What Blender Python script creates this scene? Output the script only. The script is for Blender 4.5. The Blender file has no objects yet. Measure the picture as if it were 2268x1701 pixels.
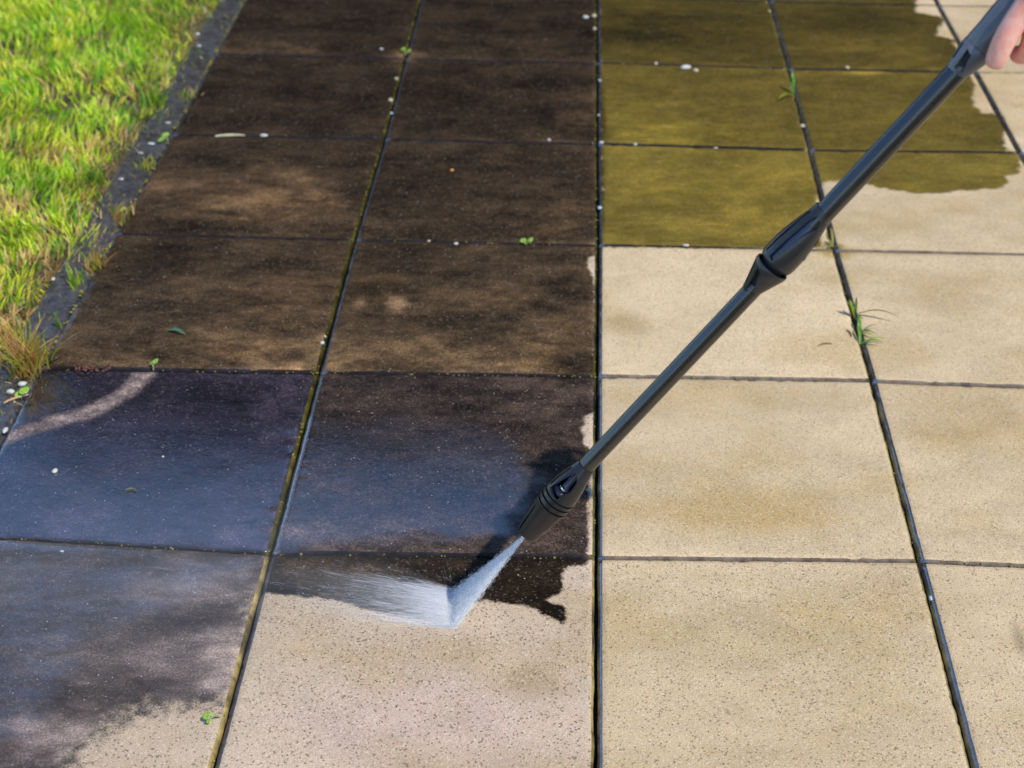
import bpy, math, random
import numpy as np
from mathutils import Vector, Matrix
PI = math.pi
random.seed(7); RNG = np.random.default_rng(11)
scene = bpy.context.scene
COL = scene.collection

# ------------------------------------------------------------------ camera
FPX = 3359.6                                   # focal length in photo pixels (2268 wide)
CAM = np.array([-0.0493, -1.7882, 1.5030])
def rot(rx, ry, rz):
    cx, sx, cy, sy, cz, sz = math.cos(rx), math.sin(rx), math.cos(ry), math.sin(ry), math.cos(rz), math.sin(rz)
    Rx = np.array([[1,0,0],[0,cx,-sx],[0,sx,cx]]); Ry = np.array([[cy,0,sy],[0,1,0],[-sy,0,cy]]); Rz = np.array([[cz,-sz,0],[sz,cz,0],[0,0,1]])
    return Rz @ Ry @ Rx
ROT = (.984207, -.00142, .043793)
RM = rot(*ROT)
def ray(x, y): return RM @ np.array([(x-1134)/FPX, -(y-850.5)/FPX, -1.0])
def gnd(x, y, h=0.0):
    """point of the patio (height h) seen at this place of the photo"""
    d = ray(x, y); return CAM + d*((h-CAM[2])/d[2])
def atz(x, y, z): return CAM + ray(x, y)*z
cam_d = bpy.data.cameras.new('camera'); cam = bpy.data.objects.new('camera', cam_d); COL.objects.link(cam)
cam.location = CAM; cam.rotation_euler = ROT
cam_d.sensor_width = 36; cam_d.lens = 36*FPX/2268; cam_d.clip_start = .02; cam_d.clip_end = 500
cam_d.dof.use_dof = True; cam_d.dof.focus_distance = 2.15; cam_d.dof.aperture_fstop = 5.0
scene.camera = cam

# ------------------------------------------------------------------ light
SUN = Vector((.4430, -.3410, .8290)).normalized()      # direction towards the sun
elev = math.asin(SUN.z); azim = math.atan2(SUN.x, SUN.y)
world = bpy.data.worlds.new('World'); scene.world = world; world.use_nodes = True
wn = world.node_tree.nodes; wl = world.node_tree.links
sky = wn.new('ShaderNodeTexSky'); sky.sky_type = 'NISHITA'; sky.sun_disc = False
sky.sun_elevation = elev; sky.sun_rotation = azim
sky.air_density = 1.0; sky.dust_density = 0.1; sky.ozone_density = 6
wl.new(sky.outputs[0], wn['Background'].inputs[0]); wn['Background'].inputs[1].default_value = 0.13
sd = bpy.data.lights.new('sun', 'SUN'); sun = bpy.data.objects.new('sun', sd); COL.objects.link(sun)
sd.energy = 2.6; sd.angle = math.radians(.53); sd.color = (1, .93, .82)
sun.rotation_euler = SUN.to_track_quat('Z', 'Y').to_euler()
scene.view_settings.view_transform = 'Standard'; scene.view_settings.look = 'None'
scene.view_settings.exposure = 0.88; scene.view_settings.gamma = 1

# ------------------------------------------------------------------ helpers
def tag(o, label=None, cat=None, group=None, kind=None):
    if label: o['label'] = label
    if cat: o['category'] = cat
    if group: o['group'] = group
    if kind: o['kind'] = kind
    return o
def link(name, me, mat=None, parent=None, smooth=False):
    o = bpy.data.objects.new(name, me); COL.objects.link(o)
    if mat: me.materials.append(mat)
    if parent: o.parent = parent
    if smooth: me.polygons.foreach_set('use_smooth', [True]*len(me.polygons)); me.update()
    return o
def mesh(name, v, f, mat=None, parent=None, smooth=False):
    me = bpy.data.meshes.new(name); me.from_pydata([tuple(map(float, p)) for p in v], [], [tuple(map(int, q)) for q in f]); me.update()
    return link(name, me, mat, parent, smooth)
def empty(name, loc=(0,0,0)):
    o = bpy.data.objects.new(name, None); COL.objects.link(o); o.location = loc; o.empty_display_size = .05; return o
def keep(o, parent):
    """parent without moving the mesh, whose vertices are in world space"""
    o.parent = parent; o.matrix_parent_inverse = Matrix.Translation(-Vector(parent.location))
    return o
def hash2(ix, iy, s):
    n = (ix.astype(np.int64)*374761393 + iy.astype(np.int64)*668265263 + s*1442695041) & 0x7fffffff
    n = (n ^ (n >> 13))*1274126177 & 0x7fffffff
    return ((n ^ (n >> 16)) & 0xffff)/65535.0
def vnoise(x, y, s=0):
    x = np.asarray(x, float); y = np.asarray(y, float)
    ix = np.floor(x); iy = np.floor(y); fx = x-ix; fy = y-iy
    fx = fx*fx*(3-2*fx); fy = fy*fy*(3-2*fy); ix = ix.astype(int); iy = iy.astype(int)
    a = hash2(ix,iy,s); b = hash2(ix+1,iy,s); c = hash2(ix,iy+1,s); d = hash2(ix+1,iy+1,s)
    return (a*(1-fx)+b*fx)*(1-fy)+(c*(1-fx)+d*fx)*fy
def fbm(x, y, s=0, o=4):
    r = 0; a = .5; t = 0
    for k in range(o): r = r + a*vnoise(x*2**k, y*2**k, s+17*k); t += a; a *= .55
    return r/t
def sstep(a, b, x): t = np.clip((x-a)/(b-a), 0, 1); return t*t*(3-2*t)
def polysd(P, X, Y):
    """signed distance to polygon P, positive inside"""
    P = np.asarray(P)[:, :2]; d = np.full(X.shape, 1e9); ins = np.zeros(X.shape, bool)
    for k in range(len(P)):
        a = P[k]; b = P[(k+1) % len(P)]; e = b-a; wx = X-a[0]; wy = Y-a[1]
        t = np.clip((wx*e[0]+wy*e[1])/(e@e+1e-12), 0, 1)
        d = np.minimum(d, (wx-e[0]*t)**2+(wy-e[1]*t)**2)
        c = (a[1] > Y) != (b[1] > Y)
        if abs(e[1]) > 1e-12: ins ^= c & (X < e[0]*(Y-a[1])/e[1]+a[0])
    return np.where(ins, 1, -1)*np.sqrt(d)

# ------------------------------------------------------------------ node helpers
class NT:
    def __init__(s, name):
        s.m = bpy.data.materials.new(name); s.m.use_nodes = True; s.t = s.m.node_tree; s.n = s.t.nodes; s.l = s.t.links
        s.b = s.n['Principled BSDF']; s.out = s.n['Material Output']
    def new(s, ty, **k):
        n = s.n.new(ty)
        for a, b in k.items(): setattr(n, a, b)
        return n
    def put(s, sock, v):
        if hasattr(v, 'is_output') or isinstance(v, bpy.types.NodeSocket): s.l.new(v, sock)
        else:
            if isinstance(v, (tuple, list)) and len(v) == 3 and len(sock.default_value) == 4: v = (*v, 1)
            sock.default_value = v
    def math(s, op, a, b=0.0, clamp=False):
        n = s.new('ShaderNodeMath', operation=op, use_clamp=clamp); s.put(n.inputs[0], a); s.put(n.inputs[1], b); return n.outputs[0]
    def mix(s, f, a, b, bt='MIX'):
        n = s.new('ShaderNodeMix', data_type='RGBA', blend_type=bt); s.put(n.inputs[0], f); s.put(n.inputs[6], a); s.put(n.inputs[7], b); return n.outputs[2]
    def mixf(s, f, a, b):
        n = s.new('ShaderNodeMix', data_type='FLOAT'); s.put(n.inputs[0], f); s.put(n.inputs[2], a); s.put(n.inputs[3], b); return n.outputs[0]
    def attr(s, name, what='Fac'): return s.new('ShaderNodeAttribute', attribute_name=name).outputs[what]
    def coord(s, scale=(1,1,1), geo=True):
        c = s.new('ShaderNodeNewGeometry').outputs['Position'] if geo else s.new('ShaderNodeTexCoord').outputs['Object']
        m = s.new('ShaderNodeMapping'); s.l.new(c, m.inputs[0]); m.inputs['Scale'].default_value = scale; return m.outputs[0]
    def noise(s, vec, scale, detail=3, rough=.55, dist=0):
        n = s.new('ShaderNodeTexNoise'); s.l.new(vec, n.inputs['Vector']); n.inputs['Scale'].default_value = scale
        n.inputs['Detail'].default_value = detail; n.inputs['Roughness'].default_value = rough; n.inputs['Distortion'].default_value = dist
        return n.outputs[0]
    def voro(s, vec, scale, feat='F1', out='Distance', rnd=1):
        n = s.new('ShaderNodeTexVoronoi', feature=feat); s.l.new(vec, n.inputs['Vector']); n.inputs['Scale'].default_value = scale
        n.inputs['Randomness'].default_value = rnd; return n.outputs[out]
    def rng(s, v, a, b, c=0., d=1., smooth=False):
        n = s.new('ShaderNodeMapRange', interpolation_type='SMOOTHSTEP' if smooth else 'LINEAR'); s.put(n.inputs[0], v)
        for k, q in zip((1,2,3,4), (a,b,c,d)): s.put(n.inputs[k], q)
        return n.outputs[0]
    def bump(s, h, strength=.3, dist=.001, normal=None):
        n = s.new('ShaderNodeBump'); s.put(n.inputs['Height'], h); s.put(n.inputs['Strength'], strength); n.inputs['Distance'].default_value = dist
        if normal is not None: s.l.new(normal, n.inputs['Normal'])
        return n.outputs[0]
    def P(s, **k):
        for a, v in k.items(): s.put(s.b.inputs[a.replace('_', ' ')], v)
        return s.m

def slab_material():
    t = NT('concrete_slab')
    p = t.coord(); sdv = t.attr('sd'); dirt = t.attr('dirtcol', 'Color'); clean = t.attr('cleancol', 'Color')
    wet = t.attr('wet'); edge = t.attr('edge'); ecol = t.attr('edgecol', 'Color'); fresh = t.attr('grit')
    # ragged border of the cleaned part
    n1 = t.noise(p, 55, 4, .6); n2 = t.noise(p, 420, 2, .6)
    d = t.math('ADD', sdv, t.math('MULTIPLY', t.math('SUBTRACT', n1, .5), .016))
    d = t.math('ADD', d, t.math('MULTIPLY', t.math('SUBTRACT', n2, .5), .009))
    isclean = t.rng(d, -.0035, .0035, smooth=True)
    # aggregate grains
    v = t.new('ShaderNodeTexVoronoi'); t.l.new(p, v.inputs['Vector']); v.inputs['Scale'].default_value = 380
    sep = t.new('ShaderNodeSeparateColor'); t.l.new(v.outputs['Color'], sep.inputs[0])
    g = sep.outputs[0]; g2 = sep.outputs[1]; g3 = sep.outputs[2]
    v2 = t.new('ShaderNodeTexVoronoi'); t.l.new(p, v2.inputs['Vector']); v2.inputs['Scale'].default_value = 250
    sep2 = t.new('ShaderNodeSeparateColor'); t.l.new(v2.outputs['Color'], sep2.inputs[0]); h = sep2.outputs[0]; h2 = sep2.outputs[1]
    fine = t.noise(p, 520, 3, .75)
    # clean concrete
    c = t.mix(t.rng(fine, .33, .67), (.64,.63,.60), (1.30,1.29,1.27)); cl = t.mix(1., clean, c, 'MULTIPLY')
    cl = t.mix(t.math('MULTIPLY', t.rng(g, .90, .96), .30), cl, (.62,.55,.45))
    cl = t.mix(t.math('MULTIPLY', t.rng(g2, .90, .95), t.rng(fresh, 0, 1, .25, .75)), cl, (.13,.09,.055))
    cl = t.mix(t.math('MULTIPLY', t.rng(g3, .92, .96), .25), cl, (.50,.27,.12))
    dot = t.math('MULTIPLY', t.math('LESS_THAN', v2.outputs['Distance'], .33), t.math('GREATER_THAN', h, .976))
    cl = t.mix(t.math('MULTIPLY', dot, t.rng(fresh, 0, 1, .45, .85)), cl, (.06,.045,.035))
    # dirty concrete
    pa = t.coord((1, 1.9, 1))
    m1 = t.noise(pa, 5.5, 9, .74, .25); m2 = t.noise(pa, 33, 7, .8, .15); m3 = t.noise(p, 300, 3, .8)
    f = t.math('ADD', t.math('MULTIPLY', t.rng(m1, .36, .68), .55), t.math('MULTIPLY', t.rng(m2, .34, .68), .40))
    f = t.math('MULTIPLY', f, t.rng(m3, .34, .64, .35, 1.5)); f = t.math('POWER', f, 1.5)
    dm = t.mix(f, (.28,.28,.29), (6.3,5.7,4.9)); dm = t.mix(t.attr('mott'), (1.45,1.38,1.22), dm); di = t.mix(1., dirt, dm, 'MULTIPLY')
    dl = t.mix(.22, di, (.34,.27,.20))
    di = t.mix(t.math('MULTIPLY', t.rng(g, .90, .985), .8), di, dl)
    sp = t.math('MULTIPLY', t.math('LESS_THAN', v2.outputs['Distance'], .26), t.math('GREATER_THAN', h2, .984))
    di = t.mix(t.math('MULTIPLY', sp, .75), di, (.42,.40,.38))
    col = t.mix(isclean, di, cl)
    # chamfered rim
    en = t.noise(t.coord((1,1,1)), 40, 4, .7)
    em = t.mix(t.rng(en, .3, .7), (.35,.35,.35), (1.5,1.5,1.5))
    ec = t.mix(1., ecol, em, 'MULTIPLY')
    edge = t.rng(edge, .06, .16); col = t.mix(edge, col, ec)
    # wetness
    notclean = t.math('SUBTRACT', 1., isclean)
    w = t.math('MULTIPLY', wet, t.math('MAXIMUM', notclean, edge), True)
    wm = t.rng(t.noise(pa, 16, 4, .6), .3, .62)
    w2 = t.math('MULTIPLY', w, t.mixf(t.rng(w, .65, 1), wm, 1.), True)
    bh = t.math('ADD', t.math('MULTIPLY', fine, .6), t.math('MULTIPLY', v.outputs['Distance'], .9))
    bn = t.bump(bh, t.mixf(w2, .38, .07), .0012)
    bn2 = t.bump(t.noise(p, 45, 3, .6), .10, .002)
    t.P(Base_Color=col, Roughness=t.mixf(w2, .78, .42), Normal=bn)
    t.put(t.b.inputs['Specular IOR Level'], t.mixf(notclean, .22, .06))
    t.put(t.b.inputs['Coat Weight'], t.math('MULTIPLY', w2, t.rng(t.noise(p, 260, 3, .8), .35, .62, .55, 1.0))); t.put(t.b.inputs['Coat Roughness'], .08); t.put(t.b.inputs['Coat IOR'], 3.0)
    t.l.new(t.bump(t.math('ADD', t.math('MULTIPLY', fine, .5), t.noise(p, 120, 3, .6)), .12, .001), t.b.inputs['Coat Normal'])
    return t.m
def simple(name, col, rough=.6, var=.25, scale=60, bump=.2, spec=.5, dist=.001, **kw):
    t = NT(name); p = t.coord(geo=False); n = t.noise(p, scale, 4, .6)
    a = tuple(c*(1-var) for c in col); b = tuple(min(1, c*(1+var)) for c in col)
    t.P(Base_Color=t.mix(t.rng(n, .3, .7), a, b), Roughness=t.rng(n, .3, .7, max(.02, rough-.08), min(1, rough+.08)), Normal=t.bump(n, bump, dist))
    t.b.inputs['Specular IOR Level'].default_value = spec
    for k, v in kw.items(): t.put(t.b.inputs[k.replace('_', ' ')], v)
    return t.m
def blade_material(name):
    t = NT(name); c = t.attr('tint', 'Color'); n = t.noise(t.coord(), 90, 3, .6)
    cc = t.mix(1., c, t.mix(t.rng(n, .3, .7), (.75,.75,.75), (1.2,1.2,1.2)), 'MULTIPLY')
    t.P(Base_Color=cc, Roughness=.42); t.b.inputs['Specular IOR Level'].default_value = .45
    tr = t.new('ShaderNodeBsdfTranslucent'); t.l.new(cc, tr.inputs[0]); ms = t.new('ShaderNodeMixShader'); ms.inputs[0].default_value = .5
    t.l.new(t.b.outputs[0], ms.inputs[1]); t.l.new(tr.outputs[0], ms.inputs[2]); t.l.new(ms.outputs[0], t.out.inputs[0]); return t.m
M_SLAB = slab_material(); M_BLADE = blade_material('grass_blade')
def soil_material():
    t = NT('soil'); p = t.coord(); n = t.noise(p, 30, 5, .7); n2 = t.noise(p, 3, 3, .6)
    near = t.mix(t.rng(n, .3, .7), (.030,.022,.013), (.12,.085,.045))
    t.P(Base_Color=t.mix(t.rng(n2, .4, .6), near, (.07,.085,.025)), Roughness=.9, Normal=t.bump(n, .8, .01)); return t.m
M_SOIL = soil_material()

# ------------------------------------------------------------------ ground
def sheet(name, x0, y0, x1, y1, z, mat, n=24):
    v = []; f = []
    for j in range(n+1):
        for i in range(n+1): v.append((x0+(x1-x0)*i/n, y0+(y1-y0)*j/n, z))
    for j in range(n):
        for i in range(n): a = j*(n+1)+i; f.append((a, a+1, a+n+2, a+n+1))
    return mesh(name, v, f, mat)
tag(sheet('ground', -120, -120, 120, 120, -.045, M_SOIL), kind='structure')

# ------------------------------------------------------------------ patio: joints measured on the ground
PX = {(0,1):(474,119),(1,1):(897,130),(2,1):(1323,139),(3,1):(1746,152),(4,1):(2159,160),
 (0,2):(380,297),(1,2):(851,307),(2,2):(1323,318),(3,2):(1792,332),(4,2):(2257,337),
 (0,3):(253,517),(1,3):(784,530),(2,3):(1325,542),(3,3):(1848,554),
 (0,4):(84,814),(1,4):(705,824),(2,4):(1322,832),(3,4):(1931,843),
 (1,5):(598,1225),(2,5):(1321,1235),(3,5):(2036,1242),(3,0):(1704,3),(4,0):(2077,12),
 (1,0):(935,-16),(2,0):(1322,-8),(0,0):(553,-24),(1,6):(452,1768),(2,6):(1319,1778),(3,6):(2177,1788)}
G = {k: gnd(*v)[:2] for k, v in PX.items()}
# plane fit for the corners the photo does not show
A = np.array([[1,i,j] for i,j in G]); B = np.array([G[k] for k in G]); FIT = np.linalg.lstsq(A, B, rcond=None)[0]
def corner(i, j):
    return np.array(G[(i,j)]) if (i,j) in G else np.array([1,i,j])@FIT
algae_px = [(1326,-300),(2140,-300),(2040,-60),(2032,0),(2029,27),(2083,36),(2098,48),(2080,60),(2074,79),(2110,88),(2125,120),(2140,150),(2159,181),(2156,230),
 (2174,251),(2222,254),(2225,290),(2231,332),(2258,335),(2254,384),(2231,390),(2228,417),(2183,418),(2083,426),(2038,427),(1993,423),(1947,414),(1917,409),
 (1857,402),(1826,402),(1812,420),(1812,520),(1830,548),(1326,548)]
dirt_px = [(-900,-300),(1322,-300),(1322,562),(1310,566),(1301,572),(1303,596),(1313,610),(1318,640),(1318,915),(1296,922),(1290,950),(1294,985),(1308,990),
 (1302,1100),(1302,1248),(1290,1254),(1262,1254),(1250,1263),(1246,1285),(1249,1306),(1228,1322),(1209,1330),(1232,1340),(1254,1344),(1253,1370),(1246,1382),(1212,1366),(1187,1353),(1151,1342),
 (1064,1331),(1010,1345),(990,1372),(930,1372),(890,1368),(807,1350),(731,1328),(655,1322),(590,1316),(572,1318),
 (548,1420),(520,1505),(500,1560),(440,1565),(360,1572),(300,1578),(230,1620),(180,1665),(140,1720),(60,1800),(-900,1900)]
ALG = [gnd(*q)[:2] for q in algae_px]; DRT = [gnd(*q)[:2] for q in dirt_px]
CURVE = [gnd(*q)[:2] for q in [(130,1720),(150,1690),(200,1640),(255,1602),(310,1578),(340,1568)]]
BAND = [gnd(*q)[:2] for q in [(-40,985),(30,962),(110,935),(190,915),(250,888),(290,860),(320,825),(330,812)]]
def linesd(L, X, Y):
    d = np.full(X.shape, 1e9)
    for a, b in zip(L[:-1], L[1:]):
        e = b-a; t = np.clip(((X-a[0])*e[0]+(Y-a[1])*e[1])/(e@e), 0, 1); d = np.minimum(d, np.hypot(X-a[0]-e[0]*t, Y-a[1]-e[1]*t))
    return d
# lighter and darker washes in the dirt, two painted window reflections among them: photo x, y, half width, half height, factor, (r,g,b) tint
WASH = [(520,415,190,60,2.6,(1,.82,.52)),(640,470,150,40,1.7,(1,.85,.6)),(560,103,140,16,2.6,(1,.85,.6)),(905,120,42,26,4.5,(1,.85,.62)),(700,115,60,10,1.8,(1,.85,.6)),
 (1270,230,50,50,1.9,(1,.85,.6)),(1150,100,160,50,1.3,(1,1,.8)),(1230,480,90,60,2.0,(1,.85,.6)),(830,640,60,60,1.0,(1,.85,.6)),
 (930,780,330,45,2.2,(1,.82,.52)),(1120,660,90,35,1.9,(1,.85,.5)),(1230,760,90,90,1.5,(1,.85,.5)),(560,770,150,60,1.9,(1,.83,.6)),(620,650,100,60,1.4,(1,.85,.6)),(250,800,120,12,1.8,(1,.9,.7)),
 (930,575,200,40,.55,(1,1,1)),(330,560,150,70,.55,(1,1,1)),(1000,400,240,60,.75,(1,1,1)),(1000,210,230,50,.65,(1,1,1)),(640,200,130,60,.8,(1,1,1)),
 (1180,850,160,50,1.8,(1,.85,.55)),(1230,1000,90,120,1.5,(1,.80,.45)),(840,880,170,30,1.6,(1,.9,.6)),(950,1190,300,40,1.7,(1,.84,.58)),(1230,1170,90,60,1.7,(1,.8,.45)),
 (610,900,60,90,1.9,(1,.85,.68)),(560,1150,130,60,2.0,(1,.87,.72)),(180,1165,110,50,2.2,(1,.88,.75)),(450,1190,200,26,1.7,(1,.87,.75)),
 (450,1300,200,60,2.5,(1,.90,.78)),(350,1470,220,80,2.2,(1,.86,.72)),(250,1600,200,50,2.2,(1,.87,.72)),(90,1640,90,40,2.4,(1,.85,.75)),(500,1420,60,100,2.2,(1,.88,.72)),
 (700,1270,140,50,1.9,(1,.92,.8)),(1000,1270,260,40,1.6,(1,.85,.55)),(797,672,15,18,2.6,(1,.95,.9)),(875,674,26,17,4.2,(1,.95,.9)),(1240,1310,40,50,1.0,(1,.85,.5)),(1150,1300,100,40,.8,(1,.85,.6)),  # smallest pale pair paints the mirrored windows into the slab colour
 (1400,70,120,60,.42,(1,.9,.8)),(1500,60,200,60,.75,(1,.95,.9)),(1850,45,150,25,.6,(1,1,.9)),(1450,260,120,55,1.5,(1,1.02,.6)),(1560,300,200,30,1.2,(1,.98,.7)),
 (1600,400,300,70,1.25,(1,.93,.6)),(1650,500,160,40,1.35,(1,.9,.7)),(1930,160,55,6,2.6,(1,.85,.9)),(1860,105,80,25,1.6,(1,.85,.9)),(2050,250,90,60,1.25,(1,.9,.8)),(2000,130,90,30,1.6,(1,.9,1)),(1333,430,8,90,.3,(1,.8,.6)),(1333,260,9,60,.3,(1,.8,.6))]
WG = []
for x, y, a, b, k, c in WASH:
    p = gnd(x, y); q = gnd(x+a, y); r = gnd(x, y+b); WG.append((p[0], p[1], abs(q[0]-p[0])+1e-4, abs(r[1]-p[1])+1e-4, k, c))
CWASH = [(1900,770,200,50,.86,(1,.97,.86)),(2100,650,120,60,.88,(1,.97,.87)),(2150,900,160,60,.86,(1,.97,.87)),(1700,1420,260,70,.88,(1,.99,.92)),(2260,1420,18,45,.6,(1,1,1)),(1400,720,60,30,.78,(1,.97,.85)),
 (1850,560,30,20,.7,(1,.95,.6)),(1600,1130,300,40,.92,(1,.95,.8)),(900,1600,300,120,1.02,(1,.97,1.06)),(1180,1510,60,40,.85,(1,.97,.9)),(2000,1320,120,60,.93,(1,.97,.9)),(2020,560,200,8,.8,(1,.95,.8))]
CG = []
for x, y, a, b, k, c in CWASH:
    p = gnd(x, y); q = gnd(x+a, y); r = gnd(x, y+b); CG.append((p[0], p[1], abs(q[0]-p[0])+1e-4, abs(r[1]-p[1])+1e-4, k, c))
WETP = [([(-900,826),(700,832),(600,1220),(-900,1220)], 1.0), ([(655,932),(700,926),(1000,926),(1120,960),(1190,1060),(1120,1180),(585,1222)], 1.),
        ([(-900,1230),(560,1235),(500,1300),(200,1400),(60,1620),(-900,1700)], .70), ([(700,850),(960,840),(960,900),(690,905)], .55)]
WETP += [ ([(100,640),(330,600),(420,700),(120,760)], .55)]
WETG = [([gnd(*q)[:2] for q in P], k) for P, k in WETP]
patio = empty('patio', (0,0,0)); tag(patio, kind='structure')
def slab(i, j):
    c00, c10, c11, c01 = corner(i, j+1), corner(i+1, j+1), corner(i+1, j), corner(i, j)      # front-left, front-right, back-right, back-left
    gap = .0026; chw = .0040; chd = .0050; N = 66
    # parameter values of the rings: [side bottom, chamfer low] + top grid + [...]
    W = .5
    tg = np.linspace(chw/W, 1-chw/W, N); tgu = np.linspace(.0074/W, 1-.0042/W, N)
    us = np.concatenate([[0, 0], tg, [1, 1]]); uu = np.concatenate([[0, 0], tgu, [1, 1]])
    zs_low = np.array([-.045, -chd]+[0]*N+[-chd, -.045])
    n = N+4
    U, V = np.meshgrid(uu, us); ZU, ZV = np.meshgrid(zs_low, zs_low)
    c = [c00, c10, c11, c01]
    X = (1-U)*(1-V)*c[0][0]+U*(1-V)*c[1][0]+U*V*c[2][0]+(1-U)*V*c[3][0]
    Y = (1-U)*(1-V)*c[0][1]+U*(1-V)*c[1][1]+U*V*c[2][1]+(1-U)*V*c[3][1]
    cx, cy = X.mean(), Y.mean()
    s = 1-2*gap/W; X = cx+(X-cx)*s; Y = cy+(Y-cy)*s
    # worn, slightly uneven edges
    rim = np.minimum(np.minimum(U, 1-U), np.minimum(V, 1-V)); er = np.exp(-rim*60)
    X += er*(fbm(Y*38+i*7, X*38, 3+i*13+j)-.5)*.0030; Y += er*(fbm(X*38+j*5, Y*38, 5+i*3+j*11)-.5)*.0030
    chip = er*np.clip(fbm(X*60, Y*60, 31, 3)-.62, 0, 1)*.02
    Z = np.minimum(ZU, ZV) - chip + (fbm(X*9, Y*9, 9)-.5)*.0006
    rs = np.random.default_rng(100+i*31+j*7); tl = rs.normal(0, .0018, 2); dz = rs.normal(0, .0007)
    if (i, j) in ((0,4),): tl = np.array([.001, -.004])
    Z = Z + dz + (X-cx)*tl[0] + (Y-cy)*tl[1]
    me = bpy.data.meshes.new('paving_slab')
    vert = np.stack([X, Y, Z], -1).reshape(-1, 3)
    idx = np.arange(n*n).reshape(n, n); q = np.stack([idx[:-1,:-1], idx[:-1,1:], idx[1:,1:], idx[1:,:-1]], -1).reshape(-1, 4)
    me.vertices.add(len(vert)); me.vertices.foreach_set('co', vert.ravel())
    me.loops.add(len(q)*4); me.loops.foreach_set('vertex_index', q.ravel()); me.polygons.add(len(q))
    me.polygons.foreach_set('loop_start', np.arange(len(q))*4); me.polygons.foreach_set('loop_total', np.full(len(q), 4)); me.update(calc_edges=True)
    # --- dirt, with some reflections painted into its colour
    x = X.ravel(); y = Y.ravel(); u_ = U.ravel(); v_ = V.ravel()
    sd_ = np.maximum(polysd(DRT, x, y), polysd(ALG, x, y))
    cu = linesd(CURVE, x, y); sd_ = np.maximum(sd_, .006-cu)
    sdc = -sd_ + ((fbm(x*38, y*38, 41)-.5)*.022 if i >= 2 else 0)
    if i >= 2: sdc = sdc*.55
    if (i, j) == (0, 5): sdc = sdc*.14
    isalg = (x > corner(2, 0)[0]-.004) if i >= 2 else np.zeros_like(x, bool)
    br = np.array([.0078,.0054,.0032]); al = np.array([.072,.0555,.0105])*{-1:.45,0:.48,1:.72,2:1.0}.get(j, .45)
    base = np.where((isalg if i >= 2 else np.zeros_like(x, bool))[:, None], al, br)
    if i == 0 and j >= 4: base = (np.array([.0085,.0073,.0122]) if j == 4 else np.array([.0108,.0094,.0098]))[None]*np.ones((len(x),1))  # wet left slab: violet of the sky sheen mixed into its dirt colour
    if i == 1 and j == 4: base = np.array([.0125,.0095,.0088])[None]*np.ones((len(x),1))
    if i == 0 and j == 3 or (i == 1 and j == 3): base = base*2.3
    if i == 0 and j == 5: base = base*3.0
    if i < 2 and j == 2: base = base*1.5
    if i < 2 and j == 1: base = base*1.15
    if i < 2 and j <= 3: base = base*1.18
    k = np.ones(len(x)); tint = np.ones((len(x), 3))
    wob = (fbm(x*6, y*10, 77)-.5)*1.5; grn = fbm(x*26, y*44, 78, 5)
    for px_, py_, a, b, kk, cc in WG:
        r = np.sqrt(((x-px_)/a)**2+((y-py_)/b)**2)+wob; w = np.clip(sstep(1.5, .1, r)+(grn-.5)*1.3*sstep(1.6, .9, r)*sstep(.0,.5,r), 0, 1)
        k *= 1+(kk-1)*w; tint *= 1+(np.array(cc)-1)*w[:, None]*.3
    if i < 2 or (i >= 2 and j <= 2):
        fr = np.exp(-v_*W/.022)*.9+np.exp(-(1-v_)*W/.010)*.35+np.exp(-(1-u_)*W/.012)*.6+np.exp(-u_*W/.010)*.3
        k *= 1+fr*np.clip(fbm(x*13, y*13, 71, 3)*3.2-1.0, 0, 2)*(1.0 if i < 2 else .35)
    band = .6*sstep(.026, .008, linesd(BAND, x, y)+(fbm(x*30, y*30, 5)-.5)*.012) if (i, j) == (0,4) else np.zeros(len(x))
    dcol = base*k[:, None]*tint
    dcol = dcol*(1-band[:, None])+band[:, None]*np.array([.150,.122,.118])*(.6+.8*grn)[:, None]
    if i < 2: dcol *= (1+.35*sstep(.02, .0, corner(2,3)[0]-x)*(i == 1))[:, None]
    dcol = np.where((cu < .010)[:, None], np.array([.040,.038,.036]), dcol)
    cb = np.array([.455,.350,.215])*(1+rs.normal(0, .045)); 
    if i <= 1: cb = np.array([.405,.317,.228])
    lo = fbm(x*5, y*9, 51)-.5; lo2 = fbm(x*17, y*26, 52)-.5
    cc = cb[None]*(1+lo[:, None]*.40+lo2[:, None]*.24)*(1+np.array([0,-.05,-.25])[None]*np.clip(-lo*3, 0, 1)[:, None])
    for px_, py_, a, b, kk, ct in CG:
        r = np.sqrt(((x-px_)/a)**2+((y-py_)/b)**2)+wob; w = sstep(1.35, .3, r)
        cc = cc*(1+(kk-1)*w)[:, None]*(1+(np.array(ct)-1)*w[:, None])
    wet = np.full(len(x), 0.0 if i < 2 else .0)
    for P, kk in WETG: wet = np.maximum(wet, kk*sstep(-.03, .02, polysd(P, x, y)+(fbm(x*14, y*22, 91)-.5)*.05))
    wet *= 1-.8*band
    # --- rim
    edge = ((ZU < -1e-4) | (ZV < -1e-4)).ravel().astype(float)
    u = U.ravel(); v = V.ravel(); left = (u*W < .0080) ; right = ((1-u)*W < .0048); front = (v*W < .0044)
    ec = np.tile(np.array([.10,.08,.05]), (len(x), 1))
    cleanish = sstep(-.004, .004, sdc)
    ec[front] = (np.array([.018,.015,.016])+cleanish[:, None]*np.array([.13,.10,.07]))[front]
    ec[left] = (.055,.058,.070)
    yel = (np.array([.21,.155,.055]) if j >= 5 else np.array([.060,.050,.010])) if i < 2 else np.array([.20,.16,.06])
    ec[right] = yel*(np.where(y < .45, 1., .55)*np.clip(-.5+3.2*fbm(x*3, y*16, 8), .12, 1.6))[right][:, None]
    deep = (np.minimum(ZU, ZV).ravel() < -.03); ec[deep] = (.004,.004,.004); 
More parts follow.
